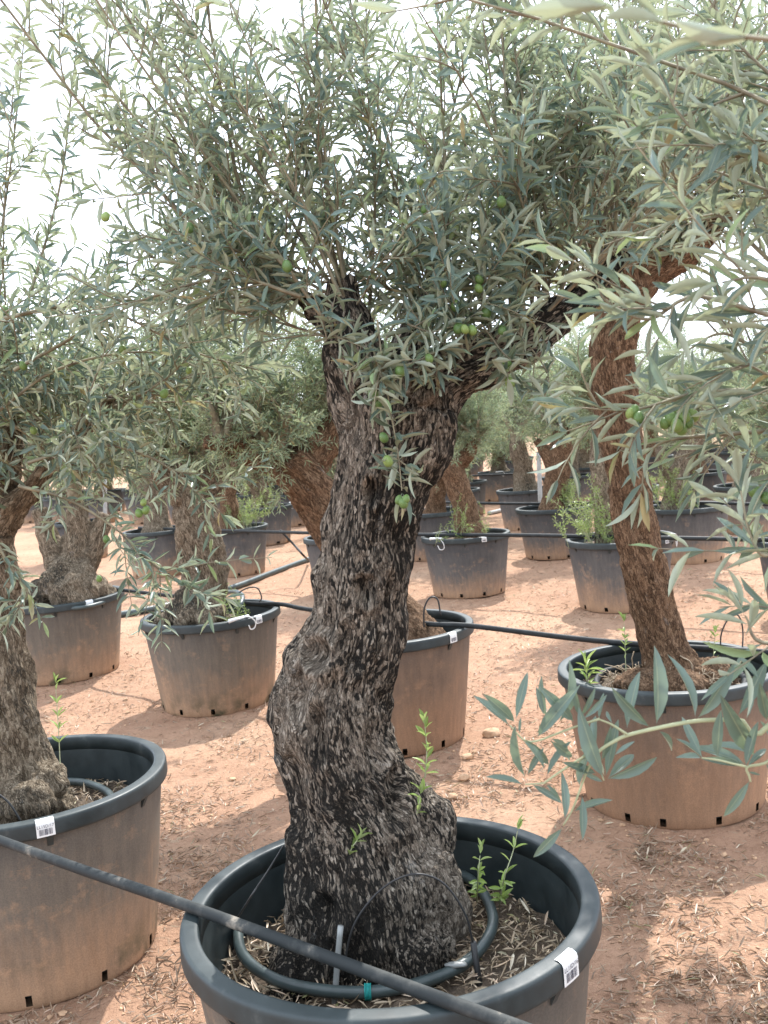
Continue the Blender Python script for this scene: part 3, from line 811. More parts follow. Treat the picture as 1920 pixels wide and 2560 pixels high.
# ---- the main tree
def main_tree():
    rng = np.random.default_rng(21)
    y = 2.01; base = np.array([-.045, 2.005, .40])
    t = thing('olive_tree', 'old olive tree with thick sooty black and pale gnarled trunk', 'tree', tuple(base))
    rows = [(2190, 600, 985), (2110, 598, 990), (2030, 605, 985), (1950, 615, 985), (1880, 614, 980), (1800, 614, 962), (1740, 613, 935), (1690, 612, 892), (1640, 600, 876),
            (1590, 592, 866), (1540, 592, 862), (1490, 600, 862), (1440, 622, 865), (1390, 650, 870), (1340, 671, 878), (1280, 681, 890), (1220, 688, 898),
            (1150, 694, 906), (1080, 706, 922), (1000, 724, 946), (930, 740, 966), (880, 742, 985)]
    trunk = outline(rows, y, .97)
    stub = limb([(828, 960, 84), (812, 880, 82), (785, 800, 74), (766, 730, 60), (750, 660, 46), (742, 600, 32)], y, y + .02)
    stub2 = limb([(770, 740, 40), (700, 670, 30), (620, 620, 22), (540, 590, 14)], y, y + .16)
    arm = limb([(858, 960, 82), (893, 880, 82), (955, 825, 70), (1030, 785, 58), (1110, 745, 50), (1180, 705, 46), (1240, 665, 40), (1300, 600, 28), (1345, 530, 17)], y, y + .10)
    back = limb([(880, 800, 50), (900, 720, 36), (930, 640, 26), (945, 560, 16)], y, y + .22)
    f = y - .13
    lumps = [(P(915, 1790, y - .02), (.062, .07, .085)), (P(900, 1900, y - .07), (.085, .08, .09)), (P(960, 1960, y - .02), (.045, .08, .08)),
             (P(640, 1560, y - .02), (.060, .09, .11)), (P(665, 1440, y - .02), (.045, .07, .05)), (P(900, 2060, y - .11), (.085, .08, .07)),
             (P(740, 2070, y - .11), (.075, .06, .06)), (P(650, 2095, y - .09), (.065, .08, .06)), (P(625, 2140, y - .12), (.05, .06, .05)), (P(905, 830, y - .085), (.042, .030, .045)), (P(690, 2110, y - .12), (.06, .05, .04)), (P(860, 2110, y - .13), (.07, .06, .045)), (P(930, 2090, y - .09), (.06, .06, .05)), (P(600, 2090, y - .02), (.05, .07, .05)),
             (P(800, 2120, y - .12), (.07, .05, .05)), (P(980, 2100, y - .03), (.05, .07, .06)), (P(800, 1180, y - .075), (.045, .03, .06))]
    dents = [(P(790, 1275, y - .10), (.018, .05, .032), .026), (P(803, 1062, y - .09), (.014, .05, .026), .024), (P(690, 1415, y - .08), (.030, .05, .030), .026),
             (P(640, 1500, y - .12), (.024, .05, .06), .020), (P(685, 1590, y - .13), (.022, .06, .055), .024), (P(858, 1720, y - .12), (.020, .06, .06), .022),
             (P(700, 1990, y - .18), (.045, .06, .04), .026), (P(760, 1400, y - .1), (.026, .05, .045), .014), (P(830, 1900, y - .2), (.022, .06, .05), .02),
             (P(905, 830, y - .12), (.022, .03, .024), .012), (P(690, 1130, y - .06), (.02, .04, .05), .012), (P(760, 1780, y - .15), (.03, .06, .06), .012)]
    tubes = [trunk, stub, arm, stub2, back]
    make_trunk('trunk', rel(tubes, base), [(c - base, r) for c, r in lumps], .0058, M['bark_main'], t, lobe=.021, ridge=.0085, fine=.003,
               dents=[(c - base, r, d * 1.5) for c, r, d in dents], seed=1, twist=.9)
    limbs = [(stub[0], stub[1], 1.3), (arm[0], arm[1], 2.0), (stub2[0], stub2[1], 1.6), (back[0], back[1], 1.4)]
    s = []
    p = on_limbs([(arm[0], arm[1])], 16, rng, .45, .85) - base
    s.append(grow(p, dirs(16, rng, (55, 88)), rng.uniform(.3, .75, 16), rng, 15, (.08, .22), up=.25, t_first=.08))
    p = on_limbs(limbs, 50, rng, .55, 1.0) - base
    d = dirs(50, rng, (48, 88)); d[:, 0] += .3 * nrm(p - p.mean(0))[:, 0]
    s.append(grow(p, d, rng.uniform(.35, .95, 50), rng, 13, (.08, .24), up=.3, t_first=.10, sp=.024, sub=.35))
    p = on_limbs(limbs, 26, rng, .6, 1.0) - base                      # short and level growth round the limbs
    s.append(grow(p, dirs(26, rng, (0, 45)), rng.uniform(.15, .40, 26), rng, 22, (.07, .18), up=.15, r0=.0035, t_first=.1))
    # to the left, long arching shoots
    p = on_limbs([(stub2[0], stub2[1]), (stub[0], stub[1])], 9, rng, .5, 1.0) - base
    d = dirs(9, rng, (0, 40), (140, 220))
    s.append(grow(p, d, rng.uniform(.3, .5, 9), rng, 14, (.09, .24), up=.2, droop=.1))
    for px, dep in ([[(735, 640), (640, 420), (560, 300), (470, 150), (380, 10), (330, -60)], 1.970], [[(1122, 735), (1135, 600), (1137, 450), (1120, 200), (1105, 0), (1100, -120)], 2.020],
                    [[(790, 740), (800, 640), (810, 420), (795, 200), (790, 0)], 2.070], [[(700, 690), (600, 560), (430, 430), (250, 330)], 1.920], [[(1000, 770), (975, 640), (965, 420), (950, 150), (940, -60)], 1.970],
                    [[(650, 640), (500, 600), (330, 640), (210, 700)], 1.920]):
        s.append(sprig([P(u, v, dep) - base for u, v in px], rng, (.04, .058), .022, side=16, r=(.0046, .0013), t0=.12, sl=(.10, .26), up=.25))
    # the sprig hanging before the trunk and the tufts on the limbs
    for px, dep, sd in ([[(815, 690), (826, 780), (842, 880), (860, 980), (868, 1060)], 1.820, 2], [[(790, 770), (850, 790), (900, 780), (940, 760)], 1.820, 2],
                        [[(700, 740), (720, 720), (735, 745)], 1.860, 4], [[(1040, 700), (1085, 760), (1110, 800)], 1.870, 4], [[(1040, 640), (1120, 720), (1180, 800), (1185, 850)], 1.870, 4],
                        [[(880, 700), (930, 720), (960, 745)], 1.840, 4], [[(800, 720), (815, 800), (822, 860)], 1.840, 2]):
        s.append(sprig([P(u, v, dep) - base for u, v in px], rng, (.045, .063), .0125, ang=(55, 100), lift=.45, side=sd + 1, r=(.0021, .0009), sl=(.05, .10)))
    rg2 = np.random.default_rng(77)                                    # fruiting shoots in the fork
    for px, dep in ([[(1015, 775), (1000, 700), (982, 630), (960, 560)], 1.88], [[(1065, 755), (1052, 680), (1036, 600), (1040, 520)], 1.88], [[(905, 745), (925, 650), (905, 560)], 1.95],
                    [[(1100, 735), (1085, 650), (1060, 560)], 1.92], [[(960, 790), (965, 720), (1010, 660), (1060, 640)], 1.87], [[(830, 740), (870, 660), (880, 580)], 1.98]):
        s.append(sprig([P(u, v, dep) - base for u, v in px], rg2, (.042, .060), .016, side=9, r=(.0030, .0011), sl=(.07, .15), up=.2))
    n = finish_tree(t, base, s, 300)
    for u, v, dep in [(985, 660, 1.860), (1035, 604, 1.870), (1034, 623, 1.860), (990, 709, 1.830), (1004, 711, 1.820), (1020, 713, 1.830), (1085, 713, 1.850), (1050, 675, 1.860), (927, 774, 1.800),
                      (864, 801, 1.800), (1095, 785, 1.850), (1101, 826, 1.860), (806, 852, 1.810), (818, 872, 1.820), (829, 945, 1.810), (838, 996, 1.800), (862, 1080, 1.800), (877, 1078, 1.790), (871, 1087, 1.790),
                      (410, 492, 1.870), (228, 468, 1.870), (908, 390, 1.820), (918, 452, 1.840), (1180, 870, 1.870), (1083, 436, 1.870), (620, 575, 1.840), (955, 610, 1.860)]:
        put_olive(t, P(u, v, dep) - base)
    # young suckers on the trunk
    for pts, dep, cnt in ([[(918, 1680), (922, 1620), (918, 1570)], 1.980, 7], [[(898, 1765), (905, 1740), (908, 1720)], 1.920, 4], [[(752, 1858), (760, 1832), (772, 1815)], 1.865, 5]):
        k = bpy.data.objects.new('sucker', None); COL.objects.link(k); k.parent = t
        cv, lf = sprig([P(u, v, dep) - base for u, v in pts], rng, (.020, .034), .015, (30, 55), .26, 1.0, 0, (.0016, .0008))
        mb = MB(); curves_mesh(mb, cv, 5); mb.build('stem', M['stem_green'], k)
        for i in range(len(lf['p'])):
            o = place_leaf(k, lf['p'][i], lf['d'][i], lf['n'][i], lf['l'][i], lf['w'][i], i)
            o.data = YOUNG[i % 4]
    return n
YOUNG = []
for i in range(4):
    me = LEAF_VAR[i * 3 + 1].copy(); me.materials.clear(); me.materials.append(M['leaf_young']); me.name = 'young_leaf'; YOUNG.append(me)
nl = {}
nl['main'] = main_tree()

# ---- the tree in the pot lettered LL15D/17
def left_tree():
    rng = np.random.default_rng(33); y = 2.86; base = np.array([-1.13, 2.87, .39])
    t = thing('olive_tree', 'olive tree with ridged grey brown trunk standing in the pot lettered LL15D/17', 'tree', tuple(base))
    rows = [(1800, -95, 150), (1740, -80, 148), (1680, -62, 128), (1600, -50, 98), (1520, -42, 78), (1440, -34, 66), (1360, -26, 48), (1280, -34, 36), (1200, -48, 30), (1130, -60, 28)]
    trunk = outline(rows, y)
    a1 = limb([(-15, 1150, 36), (40, 1080, 30), (110, 1000, 24), (180, 930, 16), (240, 860, 9)], y, y - .22)
    a2 = limb([(-20, 1150, 36), (-60, 1060, 30), (-110, 960, 24), (-140, 860, 14)], y, y + .1)
    a3 = limb([(-10, 1150, 34), (10, 1040, 28), (30, 920, 22), (60, 800, 13)], y, y - .05)
    lumps = [(P(110, 1690, y - .08), (.05, .07, .06)), (P(60, 1740, y - .14), (.09, .08, .08)), (P(130, 1760, y - .04), (.04, .07, .06))]
    dents = [(P(50, 1430, y - .12), (.03, .06, .05), .03), (P(110, 1670, y - .16), (.02, .05, .02), .02), (P(20, 1620, y - .14), (.02, .06, .09), .02)]
    tubes = [trunk, a1, a2, a3]
    make_trunk('trunk', rel(tubes, base), [(c - base, r) for c, r in lumps], .009, M['bark_grey'], t, .02, .010, .003, [(c - base, r, d) for c, r, d in dents], seed=2, twist=1.4)
    limbs = [(a1[0], a1[1], 1.4), (a2[0], a2[1], .7), (a3[0], a3[1], 1.2)]; s = []
    p = on_limbs(limbs, 48, rng, .35, 1.0) - base; d = dirs(48, rng, (5, 62)); d[:, 0] += .25
    s.append(grow(p, d, rng.uniform(.3, .6, 48), rng, 15, (.10, .28), up=.25, t_first=.1))
    p = on_limbs(limbs, 20, rng, .3, 1.0) - base
    s.append(grow(p, dirs(20, rng, (-10, 28), (-110, 60)), rng.uniform(.25, .5, 20), rng, 17, (.08, .2), up=.08, droop=.08, t_first=.1))
    for px, dep in ([[(60, 1000), (200, 960), (330, 990), (420, 1060), (480, 1110)], 2.5], [[(40, 1050), (150, 1080), (260, 1150), (300, 1200)], 2.45], [[(-20, 900), (120, 800), (300, 760), (480, 790)], 2.45],
                    [[(-20, 900), (60, 650), (130, 400), (160, 150), (190, -50)], 2.6], [[(-40, 900), (-10, 600), (30, 300), (60, 0)], 2.6], [[(0, 690), (150, 660), (260, 680), (420, 760), (560, 800)], 2.3],
                    [[(300, 1190), (360, 1240), (430, 1275), (480, 1290)], 2.5], [[(30, 800), (200, 700), (350, 560), (400, 480)], 2.4], [[(-20, 1150), (20, 1220), (60, 1280), (20, 1330)], 2.5]):
        s.append(sprig([P(u, v, dep) - base for u, v in px], rng, (.045, .062), .021, side=7 if px[-1][1] > 1000 else 14, r=(.005, .0013), t0=.05, sl=(.08, .22), up=.1))
    n = finish_tree(t, base, s, 300)
    for u, v, dep in [(72, 930, 2.5), (10, 670, 2.5), (265, 755, 2.4), (408, 800, 2.4), (300, 1108, 2.4), (315, 1102, 2.4), (310, 1085, 2.4), (355, 850, 2.4), (230, 1165, 2.4), (50, 790, 2.4), (214, 1250, 2.45)]:
        put_olive(t, P(u, v, dep) - base, 1.05)
    return n
nl['left'] = left_tree()

# ---- the straight leaning trunk
def brown_tree():
    rng = np.random.default_rng(44); y = 3.68; base = np.array([1.02, 3.68, .40])
    t = thing('olive_tree', 'olive tree with straight reddish brown leaning trunk above the rooty soil', 'tree', tuple(base))
    rows = [(1490, 1370, 1545), (1440, 1382, 1512), (1400, 1384, 1486), (1340, 1372, 1466), (1250, 1350, 1448), (1150, 1330, 1424), (1050, 1312, 1404), (950, 1294, 1390), (850, 1280, 1378), (760, 1274, 1370), (690, 1282, 1376), (620, 1282, 1400)]
    trunk = outline(rows, y)
    a1 = limb([(1340, 640, 52), (1390, 590, 46), (1450, 560, 38), (1520, 510, 28), (1580, 440, 17)], y, y + .1)
    a2 = limb([(1330, 640, 50), (1310, 570, 40), (1290, 500, 28), (1280, 420, 16)], y, y - .1)
    a3 = limb([(1350, 640, 46), (1380, 560, 36), (1400, 480, 24), (1410, 400, 14)], y, y + .25)
    lumps = [(P(1530, 1470, y - .03), (.10, .13, .09)), (P(1400, 1475, y - .14), (.13, .12, .05)), (P(1470, 1480, y - .16), (.10, .10, .06)), (P(1330, 570, y), (.11, .1, .07))]
    tubes = [trunk, a1, a2, a3]
    make_trunk('trunk', rel(tubes, base), [(c - base, r) for c, r in lumps], .0095, M['bark_brown'], t, .010, .009, .003, [(P(1450, 1110, y - .05) - base, (.03, .05, .02), .015)], seed=3, twist=.4)
    limbs = [(a1[0], a1[1]), (a2[0], a2[1]), (a3[0], a3[1])]; s = []
    p = on_limbs(limbs, 80, rng, .3, 1.0) - base; d = dirs(80, rng, (15, 88))
    s.append(grow(p, d, rng.uniform(.45, 1.15, 80), rng, 15, (.10, .28), up=.25, t_first=.08))
    p = on_limbs(limbs, 40, rng, .3, 1.0) - base
    s.append(grow(p, dirs(40, rng, (-15, 30)), rng.uniform(.2, .5, 40), rng, 18, (.08, .2), up=.1, t_first=.1))
    n = finish_tree(t, base, s, 0)
    return n
nl['brown'] = brown_tree()

# ---- shared crowns for the rows behind; the origin is the fork
def crown_proto(seed, nshoot, spread, hgt, el, leafmat, tpl, twig_m, droopers, ll=(.042, .060)):
    rng = np.random.default_rng(seed); lm = MB(); limbs = []
    k = 5
    for i in range(k):
        a = i * 2 * math.pi / k + rng.uniform(-.4, .4); r = spread * rng.uniform(.35, .55); h = hgt * rng.uniform(.22, .4)
        pts = np.array([(0, 0, -.06), (.25 * r * math.cos(a), .25 * r * math.sin(a), .35 * h), (r * math.cos(a), r * math.sin(a), h)])
        limbs.append((pts,)); tube(lm, smooth_path(pts, 8), np.linspace(.055, .018, 8), 7)
    p = on_limbs(limbs, nshoot, rng, .35, 1.0); d = dirs(nshoot, rng, el); d[:, :2] += .5 * p[:, :2] / spread
    s = [grow(p, d, hgt * rng.uniform(.4, .85, nshoot), rng, twig_m, (.09, .25), up=.2, ll=ll, t_first=.08, sub=.4)]
    p = on_limbs(limbs, droopers, rng, .4, 1.0); d = dirs(droopers, rng, (-40, 15)); d[:, :2] += .6 * p[:, :2] / spread
    s.append(grow(p, d, spread * rng.uniform(.4, .8, droopers), rng, twig_m, (.08, .2), up=0., ll=ll, t_first=.1, sub=.3, droop=.15))
    curves_mesh(lm, [c for q in s for c in q[0]], 3)
    lf = lf_cat([q[1] for q in s]); mb = MB(); leaves_mesh(mb, lf, tpl)
    print('proto', seed, len(lf['p']))
    return lm.mesh('twigs', M['twig']), mb.mesh('foliage', M[leafmat], attr='leafc')
MIDC = [crown_proto(50, 62, .55, .95, (10, 85), 'leaf_far', T8, 15, 30), crown_proto(51, 56, .6, .85, (5, 75), 'leaf_far', T8, 15, 42), crown_proto(52, 50, .45, 1.1, (25, 88), 'leaf_far', T8, 15, 22)]
FARC = [crown_proto(60, 40, .55, .95, (10, 85), 'leaf_far', T4, 13, 24, (.05, .075)), crown_proto(61, 36, .6, .9, (5, 80), 'leaf_far', T4, 13, 30, (.05, .075))]
def add_crown(t, c, base, fork, s=1.0, rz=0.):
    for name, me in zip(('twigs', 'foliage'), c):
        o = link(name, me, t, tuple(np.asarray(fork) - base)); o.scale = (s, s, s); o.rotation_euler = (0, 0, rz)
        o['kind'] = 'stuff'

def mid_tree(key, label, tubes, lumps, fork, crown, s, rz, mat_='bark_brown', voxel=.016, more=()):
    x, y, R, h, _ = POTS[key]; base = np.array([x, y, SOILZ[key]])
    t = thing('olive_tree', label, 'tree', tuple(base))
    make_trunk('trunk', rel(tubes, base), [(np.asarray(c) - base, r) for c, r in lumps], voxel, M[mat_], t, .016, .010, .002, seed=sum(map(ord, key)) % 17, twist=1.0)
    add_crown(t, crown, base, fork, s, rz)
    for f2, c2, s2, r2 in more: add_crown(t, c2, base, f2, s2, r2)
    return t
yc = 4.68
tC = [limb([(875, 1420, 110), (850, 1360, 85), (808, 1290, 58), (757, 1200, 50), (705, 1110, 50), (660, 1040, 50), (622, 995, 46)], yc, yc - .05), limb([(630, 1010, 44), (560, 980, 34), (500, 962, 26), (440, 955, 18)], yc, yc - .1), limb([(650, 1020, 50), (700, 960, 40), (730, 900, 26), (740, 840, 16)], yc, yc + .1)]
mid_tree('C', 'olive tree whose brown trunk leans far over from behind the sooty trunk', tC, [(P(870, 1400, yc - .1), (.16, .14, .10))], P(600, 975, yc - .05), MIDC[1], .72, .4, more=[(P(480, 955, yc - .08), MIDC[2], .62, 2.0), (P(725, 890, yc + .1), MIDC[0], .62, 1.0)])
yd = 5.58
tD = [limb([(435, 1370, 50), (435, 1310, 50), (440, 1240, 50), (430, 1170, 50), (420, 1100, 46), (415, 1050, 40), (418, 1000, 34)], yd, yd), limb([(420, 1090, 40), (470, 1030, 30), (520, 985, 20)], yd, yd), limb([(415, 1090, 38), (350, 1020, 28), (300, 970, 18)], yd, yd - .1)]
lD = [(P(u, v, yd - dy), (r, r, r * 1.1)) for u, v, dy, r in ((398, 1292, .10, .062), (428, 1298, .14, .055), (462, 1318, .12, .07), (380, 1325, .12, .07), (418, 1330, .20, .06), (360, 1348, .08, .075), (490, 1348, .05, .07), (445, 1340, .22, .06), (395, 1352, .22, .06), (410, 1310, .17, .045), (350, 1362, .02, .07))]
mid_tree('D', 'olive tree with pitted trunk rising from pale knobbly roots in the white looped pot', tD, lD, P(420, 1010, yd), MIDC[0], .80, 1.9, 'bark_grey', .014, more=[(P(330, 930, yd - .1), MIDC[1], .6, 3.0)])
ye = 6.65
tE = [limb([(150, 1320, 60), (150, 1270, 58), (160, 1220, 42), (170, 1160, 30), (165, 1090, 24)], ye, ye), limb([(170, 1240, 36), (205, 1180, 24), (225, 1110, 16)], ye, ye), limb([(140, 1240, 36), (110, 1170, 24), (85, 1100, 16)], ye, ye)]
lE = [(P(u, v, ye - dy), (r, r, r * 1.3)) for u, v, dy, r in ((85, 1285, .15, .085), (112, 1265, .20, .08), (140, 1280, .27, .075), (165, 1262, .22, .085), (190, 1285, .22, .075), (212, 1272, .12, .08), (232, 1292, .06, .07), (65, 1296, .03, .08), (130, 1240, .12, .09), (178, 1240, .12, .08), (125, 1295, .27, .06), (165, 1298, .28, .06))]
mid_tree('E', 'olive tree with several stems above a wide mound of knobbly roots', tE, lE, P(160, 1060, ye), MIDC[2], .85, .5, 'bark_grey', .018, more=[(P(225, 1020, ye), MIDC[0], .6, 2.0)])
yf = 8.5
tF = [limb([(1018, 1165, 38), (1010, 1130, 30), (1000, 1080, 25), (982, 1030, 26), (965, 990, 24)], yf, yf), limb([(975, 1010, 20), (1010, 980, 16), (1030, 930, 11)], yf, yf)]
mid_tree('F', 'olive tree with ridged trunk leaning over the dark grey pot with thin weeds', tF, [], P(965, 985, yf), MIDC[2], .80, 2.2, 'bark_brown', .022, more=[(P(1030, 950, yf), MIDC[1], .55, 1.0)])
yg = 7.4
tG = [limb([(1312, 1190, 30), (1308, 1140, 24), (1302, 1060, 21), (1295, 980, 20), (1290, 900, 18)], yg, yg)]
mid_tree('G', 'olive tree with mossy grey trunk hidden behind the straight brown trunk', tG, [], P(1290, 900, yg), MIDC[0], .80, 4.0, 'bark_grey', .022)
yh = 10.28
tH = [limb([(1193, 1110, 34), (1198, 1070, 26), (1206, 1020, 27), (1212, 960, 24), (1212, 920, 18)], yh, yh), limb([(1205, 1020, 20), (1180, 985, 15), (1160, 950, 10)], yh, yh)]
mid_tree('H', 'olive tree with forked brown trunk behind the bushy sucker pot', tH, [], P(1205, 930, yh), MIDC[1], .85, 5.0, 'bark_brown', .026)
yj = 9.3
tJ = [limb([(1455, 1110, 34), (1458, 1070, 24), (1470, 1020, 20), (1490, 970, 17), (1515, 930, 13)], yj, yj), limb([(1460, 1040, 18), (1435, 1000, 13), (1420, 960, 9)], yj, yj)]
mid_tree('J', 'olive tree with dark trunk leaning right behind the straight brown trunk', tJ, [], P(1490, 950, yj), MIDC[2], .85, 1.0, 'bark_grey', .024)

# generic trunks for the far rows
def trunk_proto(seed, lean, r):
    rng = np.random.default_rng(seed); h = .55
    pts = np.array([(0, 0, -.06), (lean * .15, 0, .08), (lean * .4, rng.normal(0, .02), .25), (lean * .8, rng.normal(0, .03), .42), (lean, 0, h)])
    o = make_trunk('trunk', [(pts, np.array([r * 1.7, r * 1.3, r, r * .95, r * .8]))], [((0.03, -.05, 0), (r * 1.3, r * 1.2, .08))], .03, M['bark_brown' if seed % 2 else 'bark_grey'], None, .02, .012, .002, seed=seed, twist=1.2)
    me = o.data; bpy.data.objects.remove(o); return me, lean, h
TRP = [trunk_proto(71, .08, .10), trunk_proto(72, -.12, .12), trunk_proto(73, .2, .09), trunk_proto(74, .0, .13)]
far_tree_lab = {'M': 'olive tree with blackish trunk behind the knobbly mound pot', 'N': 'olive tree with pale smooth trunk and green bush beside the ground pipe', 'O': 'small olive tree behind the pale smooth trunk',
                'I': 'low olive tree with short red brown stump and round crown', 'R': 'olive tree at the end of the thin pipe beyond the straight brown trunk'}
i = 0
for k, (x, y, R, h, _) in list(POTS.items()):
    if k in 'ALBCDEFGHJ': continue
    i += 1; rng = random.Random(i * 7)
    base = np.array([x, y, SOILZ[k] + .02]); lab = far_tree_lab.get(k)
    t = thing('olive_tree', lab or 'potted olive tree with round crown in the rows far behind', 'tree', tuple(base), 0, None if lab else 'olive trees in the rows far behind')
    me, lean, hh = TRP[i % 4]; a = rng.uniform(0, 6.28); sz = rng.uniform(.9, 1.35) if k != 'I' else .55
    o = link('trunk', me, t); o.rotation_euler = (0, 0, a); o.scale = (1, 1, sz)
    fork = base + np.array([lean * math.cos(a), lean * math.sin(a), (hh - .03) * sz])
    add_crown(t, MIDC[i % 3] if y < 13 else FARC[i % 2], base, fork, rng.uniform(.85, 1.0) if y < 11 else rng.uniform(1.1, 1.4), rng.uniform(0, 6.28))

# ---- the tree beside the photographer, whose branches reach in
def leaf_from_px(t, base, b, e, dep, rng, var, wr=.2):
    p0 = S(b[0], b[1], dep) - base; p1 = S(e[0], e[1], dep + rng.normal(0, .018)) - base
    d = p1 - p0; l = np.linalg.norm(d); d = d / l
    n = -ray(b[0], b[1]) * .8 + rng.normal(0, .35, 3) + np.array([0, 0, .35]); n = nrm(n - d * (n @ d))
    return place_leaf(t, p0, d, n, l, l * rng.uniform(wr * .9, wr * 1.12), var)
def near_tree():
    rng = np.random.default_rng(55); base = np.array([1.03, .95, .41])
    t = thing('olive_tree', 'olive tree whose long leafy branches reach in beside the straight brown trunk', 'tree', tuple(base))
    tr = (np.array([(1.03, .95, .36), (1.03, .95, .6), (1.05, .97, .9), (1.04, 1.0, 1.2), (1.02, 1.0, 1.45)]), np.array([.17, .13, .11, .10, .09]))
    arms = [(np.array([(1.02, 1.0, 1.42), (.92, 1.06, 1.5), (.80, 1.15, 1.62), (.72, 1.25, 1.75)]), np.array([.06, .045, .03, .018])),
            (np.array([(1.02, 1.0, 1.42), (1.05, .9, 1.6), (1.1, .8, 1.8)]), np.array([.06, .04, .02])),
            (np.array([(1.02, 1.0, 1.42), (1.0, 1.2, 1.6), (.95, 1.45, 1.8)]), np.array([.06, .04, .02]))]
    make_trunk('trunk', rel([tr] + arms, base), [], .012, M['bark_grey'], t, .015, .008, .002, seed=5)
    s = []
    k1, k2 = 2.86, 1.728
    c1 = lambda x, y: (1340 + x / k1, 1500 + y / k1)
    c2 = lambda x, y: (960 + x / k2, 1660 + y / k2)
    D0 = 1.17
    stem = [np.array([.80, 1.13, 1.58]), np.array([.62, 1.14, 1.34])] + [S(*c1(*q), D0) for q in ((1700, 868), (1450, 855), (1150, 865), (870, 915), (660, 965), (560, 1010), (455, 1078), (395, 1165), (350, 1260), (310, 1370), (260, 1500), (195, 1612))]
    br = MB(); sm = smooth_path(np.array(stem) - base, 60); tube(br, sm, np.interp(np.linspace(0, 1, 60), [0, .2, .5, .7, 1], [.006, .0029, .0024, .0018, .0010]), 8)
    for pts, r in (([c1(650, 960), c1(540, 890), c1(440, 850)], .0018), ([c1(455, 850), c1(360, 880), c1(190, 940), c1(0, 1010), c2(600, 325), c2(545, 265)], .0017),
                   ([c1(360, 1110), c1(200, 1210), c1(70, 1300), c2(690, 515), c2(610, 520)], .0017), ([c1(420, 1130), c1(455, 1210), c1(485, 1290)], .0016),
                   ([c1(1800, 1060), c1(1640, 1165), c1(1510, 1195), c1(1525, 1260), c1(1535, 1300)], .0022), ([c1(1510, 1195), c1(1300, 1145), c1(1185, 1128)], .0016)):
        tube(br, smooth_path([S(*q, D0 - .004) - base for q in pts], 16), np.linspace(r, r * .55, 16), 6)
    bo = br.build('branch', M['stem_green'], t)
    lv = [((860, 890), (910, 365)), ((1140, 840), (1050, 380)), ((1155, 845), (1450, 500)), ((815, 910), (540, 645)), ((650, 920), (710, 490)), ((880, 935), (1010, 1075)), ((160, 880), (335, 510)),
          ((10, 980), (250, 650)), ((270, 870), (65, 655)), ((480, 1270), (290, 830)), ((490, 1260), (380, 1015)), ((500, 1260), (585, 850)), ((430, 1050), (390, 800)), ((470, 1150), (540, 900)),
          ((510, 1280), (875, 1130)), ((515, 1275), (710, 1085)), ((480, 1300), (330, 1235)), ((430, 1240), (205, 1160)), ((560, 1110), (695, 1000)), ((270, 1510), (535, 1420)), ((205, 1570), (215, 1250)),
          ((330, 1400), (335, 1715)), ((190, 1630), (-20, 1850)), ((310, 1330), (335, 1080)), ((75, 1260), (250, 1000)), ((70, 1310), (185, 1450)), ((95, 1180), (-60, 1010)), ((110, 990), (270, 1140)),
          ((320, 830), (430, 640)), ((340, 850), (515, 680)), ((330, 850), (270, 640)), ((450, 850), (480, 660)), ((545, 880), (490, 780)), ((1445, 830), (1659, 430)), ((1600, 570), (1460, 390)),
          ((1500, 1190), (1580, 870)), ((1500, 1180), (1140, 1010)), ((1560, 1110), (1335, 755)), ((1590, 1120), (1215, 970)), ((1185, 1125), (1015, 980)), ((1190, 1130), (1040, 830)), ((1180, 1130), (1060, 1095)),
          ((1500, 1190), (1190, 1125)), ((1295, 1130), (1320, 790)), ((1530, 1290), (1340, 1575)), ((1520, 1230), (1600, 1250)), ((1510, 1190), (1659, 1040)), ((1640, 870), (1760, 560)), ((1600, 860), (1720, 1000)),
          ((75, 830), (10, 620)), ((1640, 1165), (1760, 1300)), ((1650, 860), (1600, 600))]
    lv2 = [((540, 265), (405, 130)), ((565, 250), (450, 140)), ((570, 240), (620, 30)), ((585, 300), (590, 230)), ((610, 490), (550, 280)), ((600, 330), (715, 440)), ((600, 520), (445, 475)), ((690, 220), (660, 100)),
           ((620, 480), (690, 360)), ((640, 520), (770, 600)), ((720, 330), (820, 410)), ((660, 300), (800, 130))]
    for i, (b, e) in enumerate([(c1(*a), c1(*b)) for a, b in lv] + [(c2(*a), c2(*b)) for a, b in lv2]):
        leaf_from_px(bo, base, b, e, D0 + rng.normal(0, .012), rng, int(rng.integers(3, 11)))
    # the other branches that come in from the side
    for px, dep, sd in ([[(1900, 760), (1760, 700), (1659, 680), (1500, 640), (1400, 690), (1310, 650), (1290, 600)], 1.25, 8], [[(1800, 700), (1659, 560), (1560, 470), (1430, 380), (1330, 230)], 1.42, 14],
                        [[(1850, 830), (1659, 840), (1500, 850), (1370, 885), (1240, 880)], 1.42, 8], [[(1850, 500), (1659, 350), (1560, 330), (1470, 250), (1420, 150)], 1.28, 9],
                        [[(1850, 900), (1659, 930), (1450, 950), (1400, 990), (1385, 1060)], 1.5, 6], [[(1900, 1000), (1760, 1120), (1659, 1200), (1620, 1150), (1600, 1060)], 1.2, 2],
                        [[(1900, 1350), (1659, 1390), (1610, 1330)], 1.2, 2], [[(1850, 780), (1659, 760), (1560, 720), (1480, 760)], 1.4, 7], [[(1850, 400), (1700, 200), (1600, 100), (1520, -20)], 1.4, 12],
                        [[(1850, 640), (1700, 520), (1620, 300), (1560, 120)], 1.5, 14], [[(1900, 700), (1750, 640), (1640, 600), (1560, 610)], 1.1, 4], [[(1850, 800), (1700, 820), (1600, 780)], 1.3, 6],
                        [[(1850, 1000), (1700, 1010), (1640, 1060), (1630, 1110)], 1.45, 3]):
